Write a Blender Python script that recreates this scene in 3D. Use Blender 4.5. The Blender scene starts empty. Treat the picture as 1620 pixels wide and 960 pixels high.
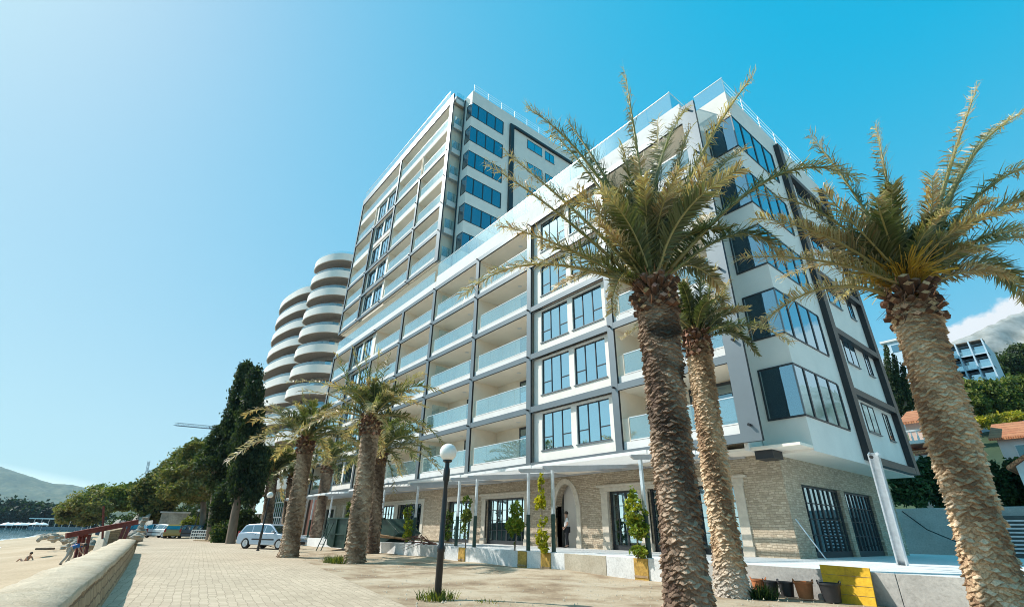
import bpy, bmesh, math, random
import numpy as np
from mathutils import Vector, Matrix

R = math.radians
S = bpy.context.scene
COL = S.collection
random.seed(7)
rng = np.random.default_rng(11)

# ------------------------------------------------------------------ camera
EYE = 1.28
FPX, YAW, PITCH, ROLL = 751.18, R(51.679), R(25.775), R(1.17)
_h = Vector((-math.sin(YAW), math.cos(YAW), 0)); _z = Vector((0, 0, 1))
_R0 = Vector((math.cos(YAW), math.sin(YAW), 0))
_F = _h * math.cos(PITCH) + _z * math.sin(PITCH)
_U0 = -_h * math.sin(PITCH) + _z * math.cos(PITCH)
_Rc = _R0 * math.cos(ROLL) + _U0 * math.sin(ROLL)
_Uc = _U0 * math.cos(ROLL) - _R0 * math.sin(ROLL)
camd = bpy.data.cameras.new('camera'); cam = bpy.data.objects.new('camera', camd); COL.objects.link(cam)
camd.sensor_width = 36; camd.lens = FPX / 1620 * 36; camd.clip_start = 0.05; camd.clip_end = 30000
m = Matrix.Identity(4)
for i in range(3):
    m[i][0], m[i][1], m[i][2] = _Rc[i], _Uc[i], -_F[i]
m[2][3] = EYE
cam.matrix_world = m
S.camera = cam

# ------------------------------------------------------------------ sky, sun, exposure
SUN_A, SUN_E = 51, 45          # azimuth from the facade normal (towards -x), elevation
w = bpy.data.worlds.new('World'); S.world = w; w.use_nodes = True
nt = w.node_tree; nt.nodes.clear()
def wn(t, **k):
    n = nt.nodes.new(t)
    for a, b in k.items(): setattr(n, a, b)
    return n
out = wn('ShaderNodeOutputWorld'); bg = wn('ShaderNodeBackground'); sky = wn('ShaderNodeTexSky')
sky.sky_type = 'NISHITA'; sky.sun_disc = False
sky.sun_elevation = R(SUN_E); sky.sun_rotation = R(180 + SUN_A)
sky.altitude = 0; sky.air_density = 1.0; sky.dust_density = .7; sky.ozone_density = 1.2
def vmath(op, a, b=None):
    n = wn('ShaderNodeVectorMath', operation=op); nt.links.new(a, n.inputs[0])
    if b is not None:
        if isinstance(b, tuple): n.inputs[1].default_value = b
        else: nt.links.new(b, n.inputs[1])
    return n
def smath(op, a, b, clamp=False):
    n = wn('ShaderNodeMath', operation=op); n.use_clamp = clamp
    for i, x in enumerate((a, b)):
        if isinstance(x, (int, float)): n.inputs[i].default_value = x
        else: nt.links.new(x, n.inputs[i])
    return n.outputs[0]
# one even grade for the whole sky (clear sea air, cyan rather than violet blue)
EXPO, SKY_STRENGTH = 0.58, 0.12
_k = 1.10 / (SKY_STRENGTH * 2 ** EXPO)
spc = wn('ShaderNodeSeparateColor'); cmc = wn('ShaderNodeCombineColor'); nt.links.new(sky.outputs[0], spc.inputs[0])
for i_, (A_, g_) in enumerate(((.042, 1.36), (.3791, .352), (.6066, .163))):
    pw = wn('ShaderNodeMath', operation='POWER'); nt.links.new(spc.outputs[i_], pw.inputs[0]); pw.inputs[1].default_value = g_
    ml = wn('ShaderNodeMath', operation='MULTIPLY'); nt.links.new(pw.outputs[0], ml.inputs[0]); ml.inputs[1].default_value = A_ * _k
    if i_ == 0:      # the red share levels off towards the sun
        sb = smath('MAXIMUM', smath('SUBTRACT', spc.outputs[0], .83), 0); ex = smath('SUBTRACT', 1, smath('POWER', 2.71828, smath('DIVIDE', sb, -2.25)))
        ml = smath('ADD', smath('MULTIPLY', ex, .52 * _k), smath('MULTIPLY', spc.outputs[0], .004 * _k)).node
    ml = smath('ADD', ml.outputs[0], smath('MULTIPLY', smath('MAXIMUM', smath('SUBTRACT', spc.outputs[0], 7.2), 0), (.60, .54, .46)[i_] * _k)).node      # sky glow added round the sun to lift fill on shaded walls
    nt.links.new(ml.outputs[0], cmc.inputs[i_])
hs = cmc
# the one white cloud bank that lies behind the mountain on the right
tc = wn('ShaderNodeTexCoord'); nz = wn('ShaderNodeTexNoise'); nz.inputs['Scale'].default_value = 26; nz.inputs['Detail'].default_value = 8; nz.inputs['Roughness'].default_value = .58
nt.links.new(tc.outputs['Generated'], nz.inputs['Vector'])
sep = wn('ShaderNodeSeparateXYZ'); nt.links.new(tc.outputs['Generated'], sep.inputs[0])
# azimuth measured to the right of +y: cloud top falls from right to left
ratio = smath('DIVIDE', sep.outputs[0], smath('MAXIMUM', sep.outputs[1], .02))
topz = smath('ADD', smath('MULTIPLY', ratio, .22), .331)
topz = smath('MINIMUM', topz, .345)
topz = smath('ADD', topz, smath('MULTIPLY', smath('SUBTRACT', nz.outputs[0], .5), .07))
cl = smath('MULTIPLY', smath('SUBTRACT', topz, sep.outputs[2]), 90, True)
cl = smath('MULTIPLY', cl, smath('MULTIPLY', smath('ADD', ratio, .27), 14, True), True)
cl = smath('MULTIPLY', cl, smath('GREATER_THAN', sep.outputs[1], .3), True)
cl = smath('MULTIPLY', cl, .93)
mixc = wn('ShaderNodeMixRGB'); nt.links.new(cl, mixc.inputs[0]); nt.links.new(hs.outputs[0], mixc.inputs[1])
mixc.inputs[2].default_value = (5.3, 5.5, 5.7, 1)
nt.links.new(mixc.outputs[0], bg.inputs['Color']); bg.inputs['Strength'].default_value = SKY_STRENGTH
nt.links.new(bg.outputs[0], out.inputs[0])

sd = bpy.data.lights.new('sun', 'SUN'); sun = bpy.data.objects.new('sun', sd); COL.objects.link(sun)
sd.energy = 3.7; sd.angle = R(0.5); sd.color = (1, .965, .9)
to_sun = Vector((-math.sin(R(SUN_A)) * math.cos(R(SUN_E)), -math.cos(R(SUN_A)) * math.cos(R(SUN_E)), math.sin(R(SUN_E))))
sun.rotation_euler = (-to_sun).to_track_quat('-Z', 'Y').to_euler()
S.view_settings.view_transform = 'Standard'; S.view_settings.look = 'None'
S.view_settings.exposure = EXPO; S.view_settings.gamma = 1
S.cycles.max_bounces = 8; S.cycles.transparent_max_bounces = 16; S.cycles.volume_bounces = 0
S.cycles.use_denoising = True; S.cycles.filter_width = .95

# ------------------------------------------------------------------ measuring helpers
def ray(u, v):
    x = (u - 810) / FPX; y = -(v - 480) / FPX
    return _F + _Rc * x + _Uc * y
def at(u, v, d):
    """point seen in direction (u, v) of the photo, d metres ahead of the eye on the ground plan"""
    r = ray(u, v); k = d / (r.x * _h.x + r.y * _h.y)
    return Vector((0, 0, EYE)) + r * k
def onz(u, v, z=0.0):
    r = ray(u, v); return Vector((0, 0, EYE)) + r * ((z - EYE) / r.z)
def ony(u, v, y):
    r = ray(u, v); return Vector((0, 0, EYE)) + r * (y / r.y)

# ------------------------------------------------------------------ materials
MATS = {}
class Mat:
    def __init__(s, name):
        s.m = bpy.data.materials.new(name); s.m.use_nodes = True; s.t = s.m.node_tree
        s.b = s.t.nodes['Principled BSDF']; s.out = s.t.nodes['Material Output']; MATS[name] = s.m
    def n(s, t, **k):
        n = s.t.nodes.new(t)
        for a, b in k.items():
            if a in n.inputs: n.inputs[a].default_value = b
            else: setattr(n, a, b)
        return n
    def l(s, a, b): s.t.links.new(a, b)
    def set(s, **k):
        for a, b in k.items(): s.b.inputs[a.replace('_', ' ')].default_value = b
        return s
    def obj(s): return s.n('ShaderNodeTexCoord').outputs['Object']
    def noise(s, scale, detail=6, rough=.6, vec=None, stretch=None):
        n = s.n('ShaderNodeTexNoise'); n.inputs['Scale'].default_value = scale; n.inputs['Detail'].default_value = detail; n.inputs['Roughness'].default_value = rough
        v = vec or s.obj()
        if stretch:
            mp = s.n('ShaderNodeMapping'); mp.inputs['Scale'].default_value = stretch; s.l(v, mp.inputs['Vector']); v = mp.outputs[0]
        s.l(v, n.inputs['Vector']); return n
    def ramp(s, fac, stops):
        r = s.n('ShaderNodeValToRGB'); e = r.color_ramp.elements
        while len(e) > 1: e.remove(e[-1])
        e[0].position, e[0].color = stops[0][0], (*stops[0][1], 1)
        for p, c in stops[1:]:
            x = e.new(p); x.color = (*c, 1)
        s.l(fac, r.inputs[0]); return r.outputs[0]
    def mix(s, fac, a, b, mode='MIX'):
        x = s.n('ShaderNodeMixRGB'); x.blend_type = mode
        for i, v in ((0, fac), (1, a), (2, b)):
            if isinstance(v, (int, float)): x.inputs[i].default_value = v
            elif isinstance(v, tuple): x.inputs[i].default_value = (*v, 1)
            else: s.l(v, x.inputs[i])
        return x.outputs[0]
    def bump(s, h, strength=.3, dist=.02):
        b = s.n('ShaderNodeBump'); b.inputs['Strength'].default_value = strength; b.inputs['Distance'].default_value = dist
        s.l(h, b.inputs['Height']); s.l(b.outputs[0], s.b.inputs['Normal'])
    def color(s, c): s.l(c, s.b.inputs['Base Color'])

def plain(name, c, rough=.6, metal=0, var=.12, scale=3, bump=0, bscale=60, spec=.5, stretch=None):
    M = Mat(name); M.set(Roughness=rough, Metallic=metal); M.b.inputs['Specular IOR Level'].default_value = spec
    n = M.noise(scale, stretch=stretch)
    lo = tuple(x * (1 - var) for x in c); hi = tuple(min(1, x * (1 + var)) for x in c)
    M.color(M.ramp(n.outputs[0], [(.3, lo), (.7, hi)]))
    if bump: M.bump(M.noise(bscale).outputs[0], bump, .01)
    return M.m

plain('stucco', (.85, .79, .715), .85, var=.05, scale=.9, bump=.15, bscale=90)
plain('slab_white', (.74, .72, .69), .8, var=.06, scale=1.2, bump=.1)
plain('beige', (.92, .785, .63), .85, var=.07, scale=.8, bump=.1)
plain('soffit', (.93, .83, .70), .85, var=.05, scale=.6)
plain('cladding', (.175, .205, .222), .4, metal=.5, var=.06, scale=.7)
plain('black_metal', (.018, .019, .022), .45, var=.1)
plain('dark_frame', (.03, .034, .038), .4, var=.1)
plain('wood_stain', (.16, .11, .085), .6, var=.2, scale=2, stretch=(1, 1, 8))
plain('rail_metal', (.82, .84, .85), .3, metal=.6, var=.03)
plain('galvanised', (.62, .66, .69), .35, metal=.65, var=.14, scale=6)
plain('pergola_white', (.80, .80, .79), .55, var=.06, scale=2)
plain('pergola_grey', (.45, .45, .46), .55, var=.1, scale=2)
plain('limestone', (.62, .55, .45), .8, var=.12, scale=5, bump=.25, bscale=30)
plain('lamp_black', (.012, .013, .015), .35, var=.1)
plain('lamp_globe', (.86, .84, .8), .25, var=.02)
plain('skip_green', (.014, .045, .032), .5, var=.3, scale=5, bump=.1, bscale=9)
plain('white_paint', (.8, .8, .78), .5, var=.04)
plain('red_wood', (.17, .032, .02), .75, var=.35, scale=4, stretch=(1, 1, 1), bump=.2, bscale=25)
plain('timber', (.36, .24, .13), .8, var=.3, scale=5, bump=.2, bscale=25)
plain('terracotta', (.46, .16, .06), .75, var=.18, scale=9)
plain('bucket_black', (.025, .025, .028), .55, var=.25, scale=9)
plain('soil', (.07, .045, .03), .95, var=.4, scale=20)
plain('skin', (.50, .28, .19), .6, var=.06)
plain('hair', (.04, .028, .02), .7, var=.2)
plain('shirt_white', (.78, .78, .78), .85, var=.05)
plain('trouser_dark', (.016, .017, .022), .9, var=.2)
plain('shirt_blue', (.02, .12, .34), .9, var=.1)
plain('trouser_grey', (.38, .37, .34), .9, var=.1)
plain('tyre', (.014, .014, .015), .8, var=.2)
plain('rim', (.55, .56, .58), .35, metal=.7, var=.08)
plain('trim_black', (.02, .02, .022), .6, var=.1)
plain('tail_red', (.35, .02, .02), .25, var=.05)
plain('head_glass', (.7, .72, .74), .12, var=.05)
plain('house_white', (.74, .72, .68), .8, var=.06, scale=1)
plain('hotel_blue', (.50, .64, .74), .7, var=.06, scale=1)
plain('house_pink', (.56, .40, .33), .85, var=.08, scale=1)
plain('bark', (.17, .125, .09), .9, var=.35, scale=3, stretch=(1, 1, .25), bump=.6, bscale=14)
plain('rust_brown', (.13, .05, .032), .75, var=.25, scale=2)
plain('window_blind', (.1, .16, .2), .3, var=.3, scale=3)
plain('curtain', (.30, .55, .66), .8, var=.12, scale=1, stretch=(9, 9, .2))
plain('interior', (.10, .10, .095), .9, var=.2)
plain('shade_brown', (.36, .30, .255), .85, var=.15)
plain('crane_steel', (.16, .19, .24), .5, var=.1)
plain('cable', (.02, .02, .02), .6)
plain('orange_fruit', (.55, .25, .03), .6, var=.3, scale=30)

for nm, c, mt in (('paint_silver', (.40, .46, .54), .4), ('paint_white', (.78, .78, .76), 0), ('paint_olive', (.30, .22, .06), .1), ('paint_navy', (.03, .06, .10), .2)):
    M = Mat(nm); M.set(Roughness=.28, Metallic=mt); M.b.inputs['Base Color'].default_value = (*c, 1); M.b.inputs['Coat Weight'].default_value = .5

def glass(name, tint, refl, rough=.01, coat=(.84, .96, 1), body=(.02, .05, .06), bodyfac=.5, wav=.03):
    """coated glass: a see-through body, a dull body share and a mirror coat that grows at grazing angles"""
    M = Mat(name); t = M.t; t.nodes.remove(M.b)
    tr = M.n('ShaderNodeBsdfTransparent'); tr.inputs[0].default_value = (*tint, 1)
    df = M.n('ShaderNodeBsdfDiffuse'); df.inputs[0].default_value = (*body, 1)
    gl = M.n('ShaderNodeBsdfGlossy'); gl.inputs['Roughness'].default_value = rough; gl.inputs[0].default_value = (*coat, 1)
    m1 = M.n('ShaderNodeMixShader'); m1.inputs[0].default_value = bodyfac; M.l(tr.outputs[0], m1.inputs[1]); M.l(df.outputs[0], m1.inputs[2])
    fr = M.n('ShaderNodeLayerWeight'); fr.inputs[0].default_value = .35
    mr = M.n('ShaderNodeMapRange'); M.l(fr.outputs['Facing'], mr.inputs[0]); mr.inputs[3].default_value = refl; mr.inputs[4].default_value = min(1, refl + .4)
    m2 = M.n('ShaderNodeMixShader'); M.l(mr.outputs[0], m2.inputs[0]); M.l(m1.outputs[0], m2.inputs[1]); M.l(gl.outputs[0], m2.inputs[2])
    if wav:
        nz = M.noise(.9, 2); b = M.n('ShaderNodeBump'); b.inputs['Strength'].default_value = wav; b.inputs['Distance'].default_value = .1
        M.l(nz.outputs[0], b.inputs['Height']); M.l(b.outputs[0], gl.inputs['Normal'])
    M.l(m2.outputs[0], M.out.inputs[0]); return M.m
glass('pane', (.2, .4, .48), .66, body=(.012, .06, .09), bodyfac=.92, coat=(.68, .88, .95))
glass('pane_side', (.5, .62, .66), .40, coat=(.6, .85, .95), body=(.012, .03, .04), bodyfac=.35)
glass('pane_tower', (.3, .4, .45), .24, body=(.006, .02, .035), bodyfac=.9, coat=(.55, .8, .95))
glass('pane_door', (.5, .6, .6), .36, body=(.012, .025, .03), bodyfac=.7, coat=(.6, .82, .9))
glass('rail_glass', (.88, .96, .97), .15, body=(.40, .62, .68), bodyfac=.16, wav=0)
glass('car_glass', (.3, .42, .44), .2, body=(.02, .035, .04), bodyfac=.5, wav=0)

def wall_vec(M):
    """(x+y, z) so that courses run level on walls facing either way"""
    s = M.n('ShaderNodeSeparateXYZ'); M.l(M.obj(), s.inputs[0])
    a = M.n('ShaderNodeMath', operation='ADD'); M.l(s.outputs[0], a.inputs[0]); M.l(s.outputs[1], a.inputs[1])
    c = M.n('ShaderNodeCombineXYZ'); M.l(a.outputs[0], c.inputs[0]); M.l(s.outputs[2], c.inputs[1]); return c.outputs[0]
def masonry(name, c1, c2, mortar, bw, bh, msize, bump=.8, distort=.05, patch=None, flat=False, rough=.9):
    M = Mat(name); M.set(Roughness=rough)
    v = M.obj() if flat else wall_vec(M)
    nz = M.noise(2.2, 3, vec=v)
    add = M.n('ShaderNodeMixRGB'); add.blend_type = 'ADD'; add.inputs[0].default_value = distort
    M.l(v, add.inputs[1]); M.l(nz.outputs['Color'], add.inputs[2])
    br = M.n('ShaderNodeTexBrick'); br.offset = .5; br.squash = .75; br.squash_frequency = 3
    br.inputs['Scale'].default_value = 1; br.inputs['Brick Width'].default_value = bw; br.inputs['Row Height'].default_value = bh
    br.inputs['Mortar Size'].default_value = msize; br.inputs['Mortar Smooth'].default_value = .4; br.inputs['Bias'].default_value = 0
    br.inputs['Color1'].default_value = (*c1, 1); br.inputs['Color2'].default_value = (*c2, 1); br.inputs['Mortar'].default_value = (*mortar, 1)
    M.l(add.outputs[0], br.inputs['Vector'])
    vor = M.noise(7, 6, .7, vec=v)
    c = M.mix(.55, br.outputs[0], M.ramp(vor.outputs[0], [(.3, (.55, .5, .45)), (.7, (1.25, 1.2, 1.1))]), 'MULTIPLY')
    big = M.noise(.5, 4, vec=v)
    c = M.mix(.35, c, M.ramp(big.outputs[0], [(.35, (.7, .68, .66)), (.65, (1.15, 1.12, 1.05))]), 'MULTIPLY')
    M.color(c)
    inv = M.n('ShaderNodeMath', operation='MULTIPLY_ADD'); M.l(br.outputs['Fac'], inv.inputs[0]); inv.inputs[1].default_value = -1
    fine = M.noise(18, 6, .7, vec=v); sc = M.n('ShaderNodeMath', operation='MULTIPLY'); M.l(fine.outputs[0], sc.inputs[0]); sc.inputs[1].default_value = .8
    M.l(sc.outputs[0], inv.inputs[2]); M.bump(inv.outputs[0], bump, .03); return M.m
masonry('stone', (.47, .385, .29), (.66, .57, .45), (.40, .33, .25), .25, .088, .009, distort=.17)
masonry('wall_stone', (.40, .29, .18), (.50, .38, .25), (.26, .19, .12), .42, .17, .016, distort=.16, bump=1)
masonry('roof_tile', (.56, .21, .10), (.66, .30, .15), (.30, .11, .05), .22, .34, .03, distort=.01)

# paving: rows of setts whose joints wander a little
M = Mat('paving'); M.set(Roughness=.88); v = M.obj()
mp = M.n('ShaderNodeMapping'); mp.inputs['Rotation'].default_value = (0, 0, R(8)); M.l(v, mp.inputs['Vector'])
nz = M.noise(.7, 3, vec=v); add = M.n('ShaderNodeMixRGB'); add.blend_type = 'ADD'; add.inputs[0].default_value = .16; M.l(mp.outputs[0], add.inputs[1]); M.l(nz.outputs['Color'], add.inputs[2])
br = M.n('ShaderNodeTexBrick'); br.offset = .5
for k_, v_ in (('Scale', 1), ('Brick Width', .2), ('Row Height', .155), ('Mortar Size', .008), ('Mortar Smooth', .3)): br.inputs[k_].default_value = v_
br.inputs['Color1'].default_value = (.56, .455, .335, 1); br.inputs['Color2'].default_value = (.45, .36, .26, 1); br.inputs['Mortar'].default_value = (.33, .26, .185, 1)
nj = M.noise(4.5, 2, vec=v); add2 = M.n('ShaderNodeMixRGB'); add2.blend_type = 'ADD'; add2.inputs[0].default_value = .09; M.l(add.outputs[0], add2.inputs[1]); M.l(nj.outputs['Color'], add2.inputs[2])
M.l(add2.outputs[0], br.inputs['Vector'])
n2 = M.noise(.35, 5, .65, vec=v); n3 = M.noise(26, 4, .7, vec=v)
c = M.mix(.7, br.outputs[0], M.ramp(n2.outputs[0], [(.3, (.82, .79, .74)), (.55, (1.05, 1.03, 1)), (.75, (1.22, 1.2, 1.16))]), 'MULTIPLY')
c = M.mix(.3, c, M.ramp(n3.outputs[0], [(.3, (.6, .58, .55)), (.7, (1.3, 1.28, 1.25))]), 'MULTIPLY'); M.color(c)
M.bump(M.mix(.5, br.outputs['Fac'], n3.outputs[0], 'SUBTRACT'), .35, .01)

def ground_mat(name, stops, s1, s2, bump=.5):
    M = Mat(name); M.set(Roughness=.95); v = M.obj()
    a = M.noise(s1, 8, .65, vec=v); b = M.noise(s2, 5, .7, vec=v)
    c = M.ramp(a.outputs[0], stops)
    c = M.mix(.5, c, M.ramp(b.outputs[0], [(.28, (.55, .53, .5)), (.5, (1, 1, 1)), (.75, (1.35, 1.33, 1.3))]), 'MULTIPLY')
    M.color(c); M.bump(b.outputs[0], bump, .03); return M.m
ground_mat('dirt', [(.30, (.17, .105, .06)), (.43, (.33, .235, .145)), (.54, (.46, .36, .245)), (.72, (.54, .45, .335))], .6, 19)
ground_mat('sand', [(.3, (.42, .30, .18)), (.55, (.54, .40, .26)), (.75, (.60, .48, .34))], .12, 6)
ground_mat('land', [(.3, (.12, .12, .05)), (.6, (.30, .25, .16))], .08, 2)
ground_mat('scrub', [(.36, (.03, .055, .024)), (.5, (.06, .09, .038)), (.62, (.12, .125, .06))], .02, .12)
ground_mat('mountain_rock', [(.30, (.09, .11, .06)), (.42, (.22, .22, .19)), (.58, (.38, .37, .34))], .012, .09, 1)
ground_mat('rock', [(.3, (.16, .15, .13)), (.5, (.33, .30, .25)), (.7, (.46, .41, .34))], .8, 5, 1)
ground_mat('concrete', [(.3, (.36, .345, .32)), (.55, (.47, .455, .425)), (.75, (.55, .535, .5))], .9, 12, .3)
ground_mat('concrete_white', [(.25, (.55, .54, .52)), (.5, (.70, .69, .67)), (.8, (.78, .77, .75))], 1.4, 14, .25)
ground_mat('concrete_tan', [(.3, (.40, .34, .25)), (.7, (.52, .46, .36))], 1.5, 14, .25)
ground_mat('coping', [(.3, (.50, .39, .265)), (.55, (.62, .505, .365)), (.75, (.70, .60, .46))], 1.6, 22, 1)
ground_mat('yellow_paint', [(.30, (.36, .21, .03)), (.42, (.60, .34, .02)), (.7, (.70, .42, .03))], 2.6, 11, .2)
ground_mat('yellow_block', [(.3, (.32, .19, .05)), (.6, (.55, .33, .07)), (.75, (.50, .38, .2))], 5, 20, .2)

M = Mat('sea'); M.set(Roughness=.08); M.b.inputs['IOR'].default_value = 1.33
M.b.inputs['Base Color'].default_value = (.03, .13, .16, 1)
M.bump(M.noise(.8, 6, .6).outputs[0], .35, .25)

def leaf_mat(name, rough=.5, trans=.35, spec=.3):
    """leaf colour comes from the 'leaf' colour attribute: each leaf its own green or dry tan"""
    M = Mat(name); M.set(Roughness=rough); M.b.inputs['Specular IOR Level'].default_value = spec
    a = M.n('ShaderNodeAttribute'); a.attribute_name = 'leaf'
    M.color(a.outputs['Color'])
    tl = M.n('ShaderNodeBsdfTranslucent'); M.l(M.mix(1.0, a.outputs['Color'], (1.5, 1.7, .7), 'MULTIPLY'), tl.inputs[0])
    mx = M.n('ShaderNodeMixShader'); mx.inputs[0].default_value = trans
    M.l(M.b.outputs[0], mx.inputs[1]); M.l(tl.outputs[0], mx.inputs[2]); M.l(mx.outputs[0], M.out.inputs[0]); return M.m
leaf_mat('frond', .42, .3, .5); leaf_mat('foliage', .6, .28, .25)
M = Mat('palm_bark'); M.set(Roughness=.9); a = M.n('ShaderNodeAttribute'); a.attribute_name = 'leaf'
n1 = M.noise(30, 6, .7, stretch=(1, 1, .5)); M.color(M.mix(.7, a.outputs['Color'], M.ramp(n1.outputs[0], [(.3, (.45, .42, .4)), (.7, (1.4, 1.35, 1.3))]), 'MULTIPLY'))
M.bump(n1.outputs[0], .5, .02)

# ------------------------------------------------------------------ mesh building
class MB:
    def __init__(s): s.v = []; s.f = []; s.m = []; s.mats = []
    def mi(s, mat):
        if mat not in s.mats: s.mats.append(mat)
        return s.mats.index(mat)
    def hexa(s, c, mat, faces=None):
        """8 corners: index bits (x, y, z); faces: {'z-':mat,...} overrides"""
        b = len(s.v); s.v += [tuple(p) for p in c]
        F = {'z-': (0, 2, 3, 1), 'z+': (4, 5, 7, 6), 'y-': (0, 1, 5, 4), 'y+': (2, 6, 7, 3), 'x-': (0, 4, 6, 2), 'x+': (1, 3, 7, 5)}
        for k, q in F.items():
            mm = (faces or {}).get(k, mat)
            if mm is None: continue
            s.f.append(tuple(b + i for i in q)); s.m.append(s.mi(mm))
        return s
    def box(s, x0, x1, y0, y1, z0, z1, mat, faces=None):
        return s.hexa([(x, y, z) for z in (z0, z1) for y in (y0, y1) for x in (x0, x1)], mat, faces)
    def beam(s, p, q, a, b, mat, up=(0, 0, 1), a2=None, b2=None):
        """bar from p to q, section a wide and b high"""
        p, q = Vector(p), Vector(q); d = (q - p).normalized(); u = Vector(up)
        if abs(d.dot(u)) > .98: u = Vector((0, 1, 0))
        r = d.cross(u).normalized(); u = r.cross(d)
        c = []
        for (e, A, B) in ((p, a, b), (q, a2 or a, b2 or b)):
            for sz in (-.5, .5):
                for sx in (-.5, .5): c.append(e + r * sx * A + u * sz * B)
        # order into bits: treat along as z
        return s.hexa([c[0], c[1], c[2], c[3], c[4], c[5], c[6], c[7]], mat)
    def quad(s, a, b, c, d, mat):
        n = len(s.v); s.v += [tuple(a), tuple(b), tuple(c), tuple(d)]; s.f.append((n, n + 1, n + 2, n + 3)); s.m.append(s.mi(mat)); return s
    def tube(s, pts, rad, mat, n=10, cap=True):
        pts = [Vector(p) for p in pts]; b0 = len(s.v)
        rad = rad if isinstance(rad, (list, tuple)) else [rad] * len(pts)
        for i, p in enumerate(pts):
            d = (pts[min(i + 1, len(pts) - 1)] - pts[max(i - 1, 0)]).normalized()
            u = Vector((0, 0, 1)) if abs(d.z) < .9 else Vector((1, 0, 0))
            r = d.cross(u).normalized(); u = r.cross(d)
            for k in range(n):
                t = 2 * math.pi * k / n; s.v.append(tuple(p + (r * math.cos(t) + u * math.sin(t)) * rad[i]))
        k_ = s.mi(mat)
        for i in range(len(pts) - 1):
            for k in range(n):
                a = b0 + i * n + k; c = b0 + i * n + (k + 1) % n
                s.f.append((a, c, c + n, a + n)); s.m.append(k_)
        if cap:
            s.f.append(tuple(b0 + k for k in reversed(range(n)))); s.m.append(k_)
            s.f.append(tuple(b0 + (len(pts) - 1) * n + k for k in range(n))); s.m.append(k_)
        return s
    def lathe(s, prof, mat, c=(0, 0, 0), n=24, axis='z'):
        pts = []; b0 = len(s.v); k_ = s.mi(mat)
        for r, z in prof:
            for k in range(n):
                t = 2 * math.pi * k / n; x, y = r * math.cos(t), r * math.sin(t)
                p = (x, y, z) if axis == 'z' else ((x, z, y) if axis == 'y' else (z, x, y))
                s.v.append((c[0] + p[0], c[1] + p[1], c[2] + p[2]))
        for i in range(len(prof) - 1):
            for k in range(n):
                a = b0 + i * n + k; d = b0 + i * n + (k + 1) % n
                s.f.append((a, d, d + n, a + n)); s.m.append(k_)
        return s
    def prism(s, poly, y0, y1, mat, plane='xz'):
        """flat outline pushed from y0 to y1"""
        def P(a, b, t): return {'xz': (a, t, b), 'yz': (t, a, b), 'xy': (a, b, t)}[plane]
        n = len(poly); b0 = len(s.v); k_ = s.mi(mat)
        for t in (y0, y1):
            for a, b in poly: s.v.append(P(a, b, t))
        s.f.append(tuple(range(b0, b0 + n))); s.m.append(k_)
        s.f.append(tuple(reversed(range(b0 + n, b0 + 2 * n)))); s.m.append(k_)
        for i in range(n):
            j = (i + 1) % n; s.f.append((b0 + i, b0 + n + i, b0 + n + j, b0 + j)); s.m.append(k_)
        return s
    def build(s, name, parent=None, local=False, smooth=False, bevel=0, recalc=True):
        me = bpy.data.meshes.new(name)
        off = Vector((0, 0, 0))
        p = parent
        while p is not None and not local: off += p.location; p = p.parent
        me.from_pydata([(a - off.x, b - off.y, c - off.z) for a, b, c in s.v], [], s.f)
        for mt in s.mats: me.materials.append(MATS[mt])
        me.polygons.foreach_set('material_index', s.m)
        if smooth: me.polygons.foreach_set('use_smooth', [True] * len(me.polygons))
        if recalc:
            bm = bmesh.new(); bm.from_mesh(me); bmesh.ops.recalc_face_normals(bm, faces=bm.faces)
            bm.to_mesh(me); bm.free()
        o = bpy.data.objects.new(name, me); COL.objects.link(o)
        if parent is not None: o.parent = parent
        if bevel:
            b = o.modifiers.new('edge', 'BEVEL'); b.width = bevel; b.segments = 2; b.limit_method = 'ANGLE'
        if smooth and hasattr(me, 'set_sharp_from_angle'): me.set_sharp_from_angle(angle=R(38))
        return o
def tag(o, label=None, cat=None, group=None, kind=None):
    if label: o['label'] = label
    if cat: o['category'] = cat
    if group: o['group'] = group
    if kind: o['kind'] = kind
    return o
def thing(name, label, cat, loc=(0, 0, 0), group=None, rz=0):
    o = bpy.data.objects.new(name, None); COL.objects.link(o); o.location = loc; o.rotation_euler = (0, 0, rz)
    o.empty_display_size = .2
    return tag(o, label, cat, group)
def struct(name, mb, **k): return tag(mb.build(name, **k), kind='structure')
def copy_tree(o, parent=None):
    c = o.copy(); COL.objects.link(c)
    if parent is not None: c.parent = parent
    for ch in list(o.children): copy_tree(ch, c)
    return c
def fast_mesh(name, verts, faces, mat, col=None, parent=None, smooth=False, origin=(0, 0, 0)):
    """verts (N,3), faces (M,k) numpy arrays, col (N,3) vertex colour 'leaf'"""
    verts = np.asarray(verts, np.float32) - np.asarray(origin, np.float32)
    me = bpy.data.meshes.new(name); k = faces.shape[1]
    me.vertices.add(len(verts)); me.vertices.foreach_set('co', verts.ravel())
    me.loops.add(faces.size); me.loops.foreach_set('vertex_index', faces.ravel().astype(np.int32))
    me.polygons.add(len(faces)); me.polygons.foreach_set('loop_start', np.arange(0, faces.size, k, dtype=np.int32))
    if smooth: me.polygons.foreach_set('use_smooth', np.ones(len(faces), bool))
    me.update(calc_edges=True); me.validate()
    if col is not None:
        ca = me.color_attributes.new('leaf', 'FLOAT_COLOR', 'POINT')
        ca.data.foreach_set('color', np.concatenate([col, np.ones((len(col), 1))], 1).astype(np.float32).ravel())
    me.materials.append(MATS[mat])
    o = bpy.data.objects.new(name, me); COL.objects.link(o)
    if parent is not None: o.parent = parent
    return o

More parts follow.
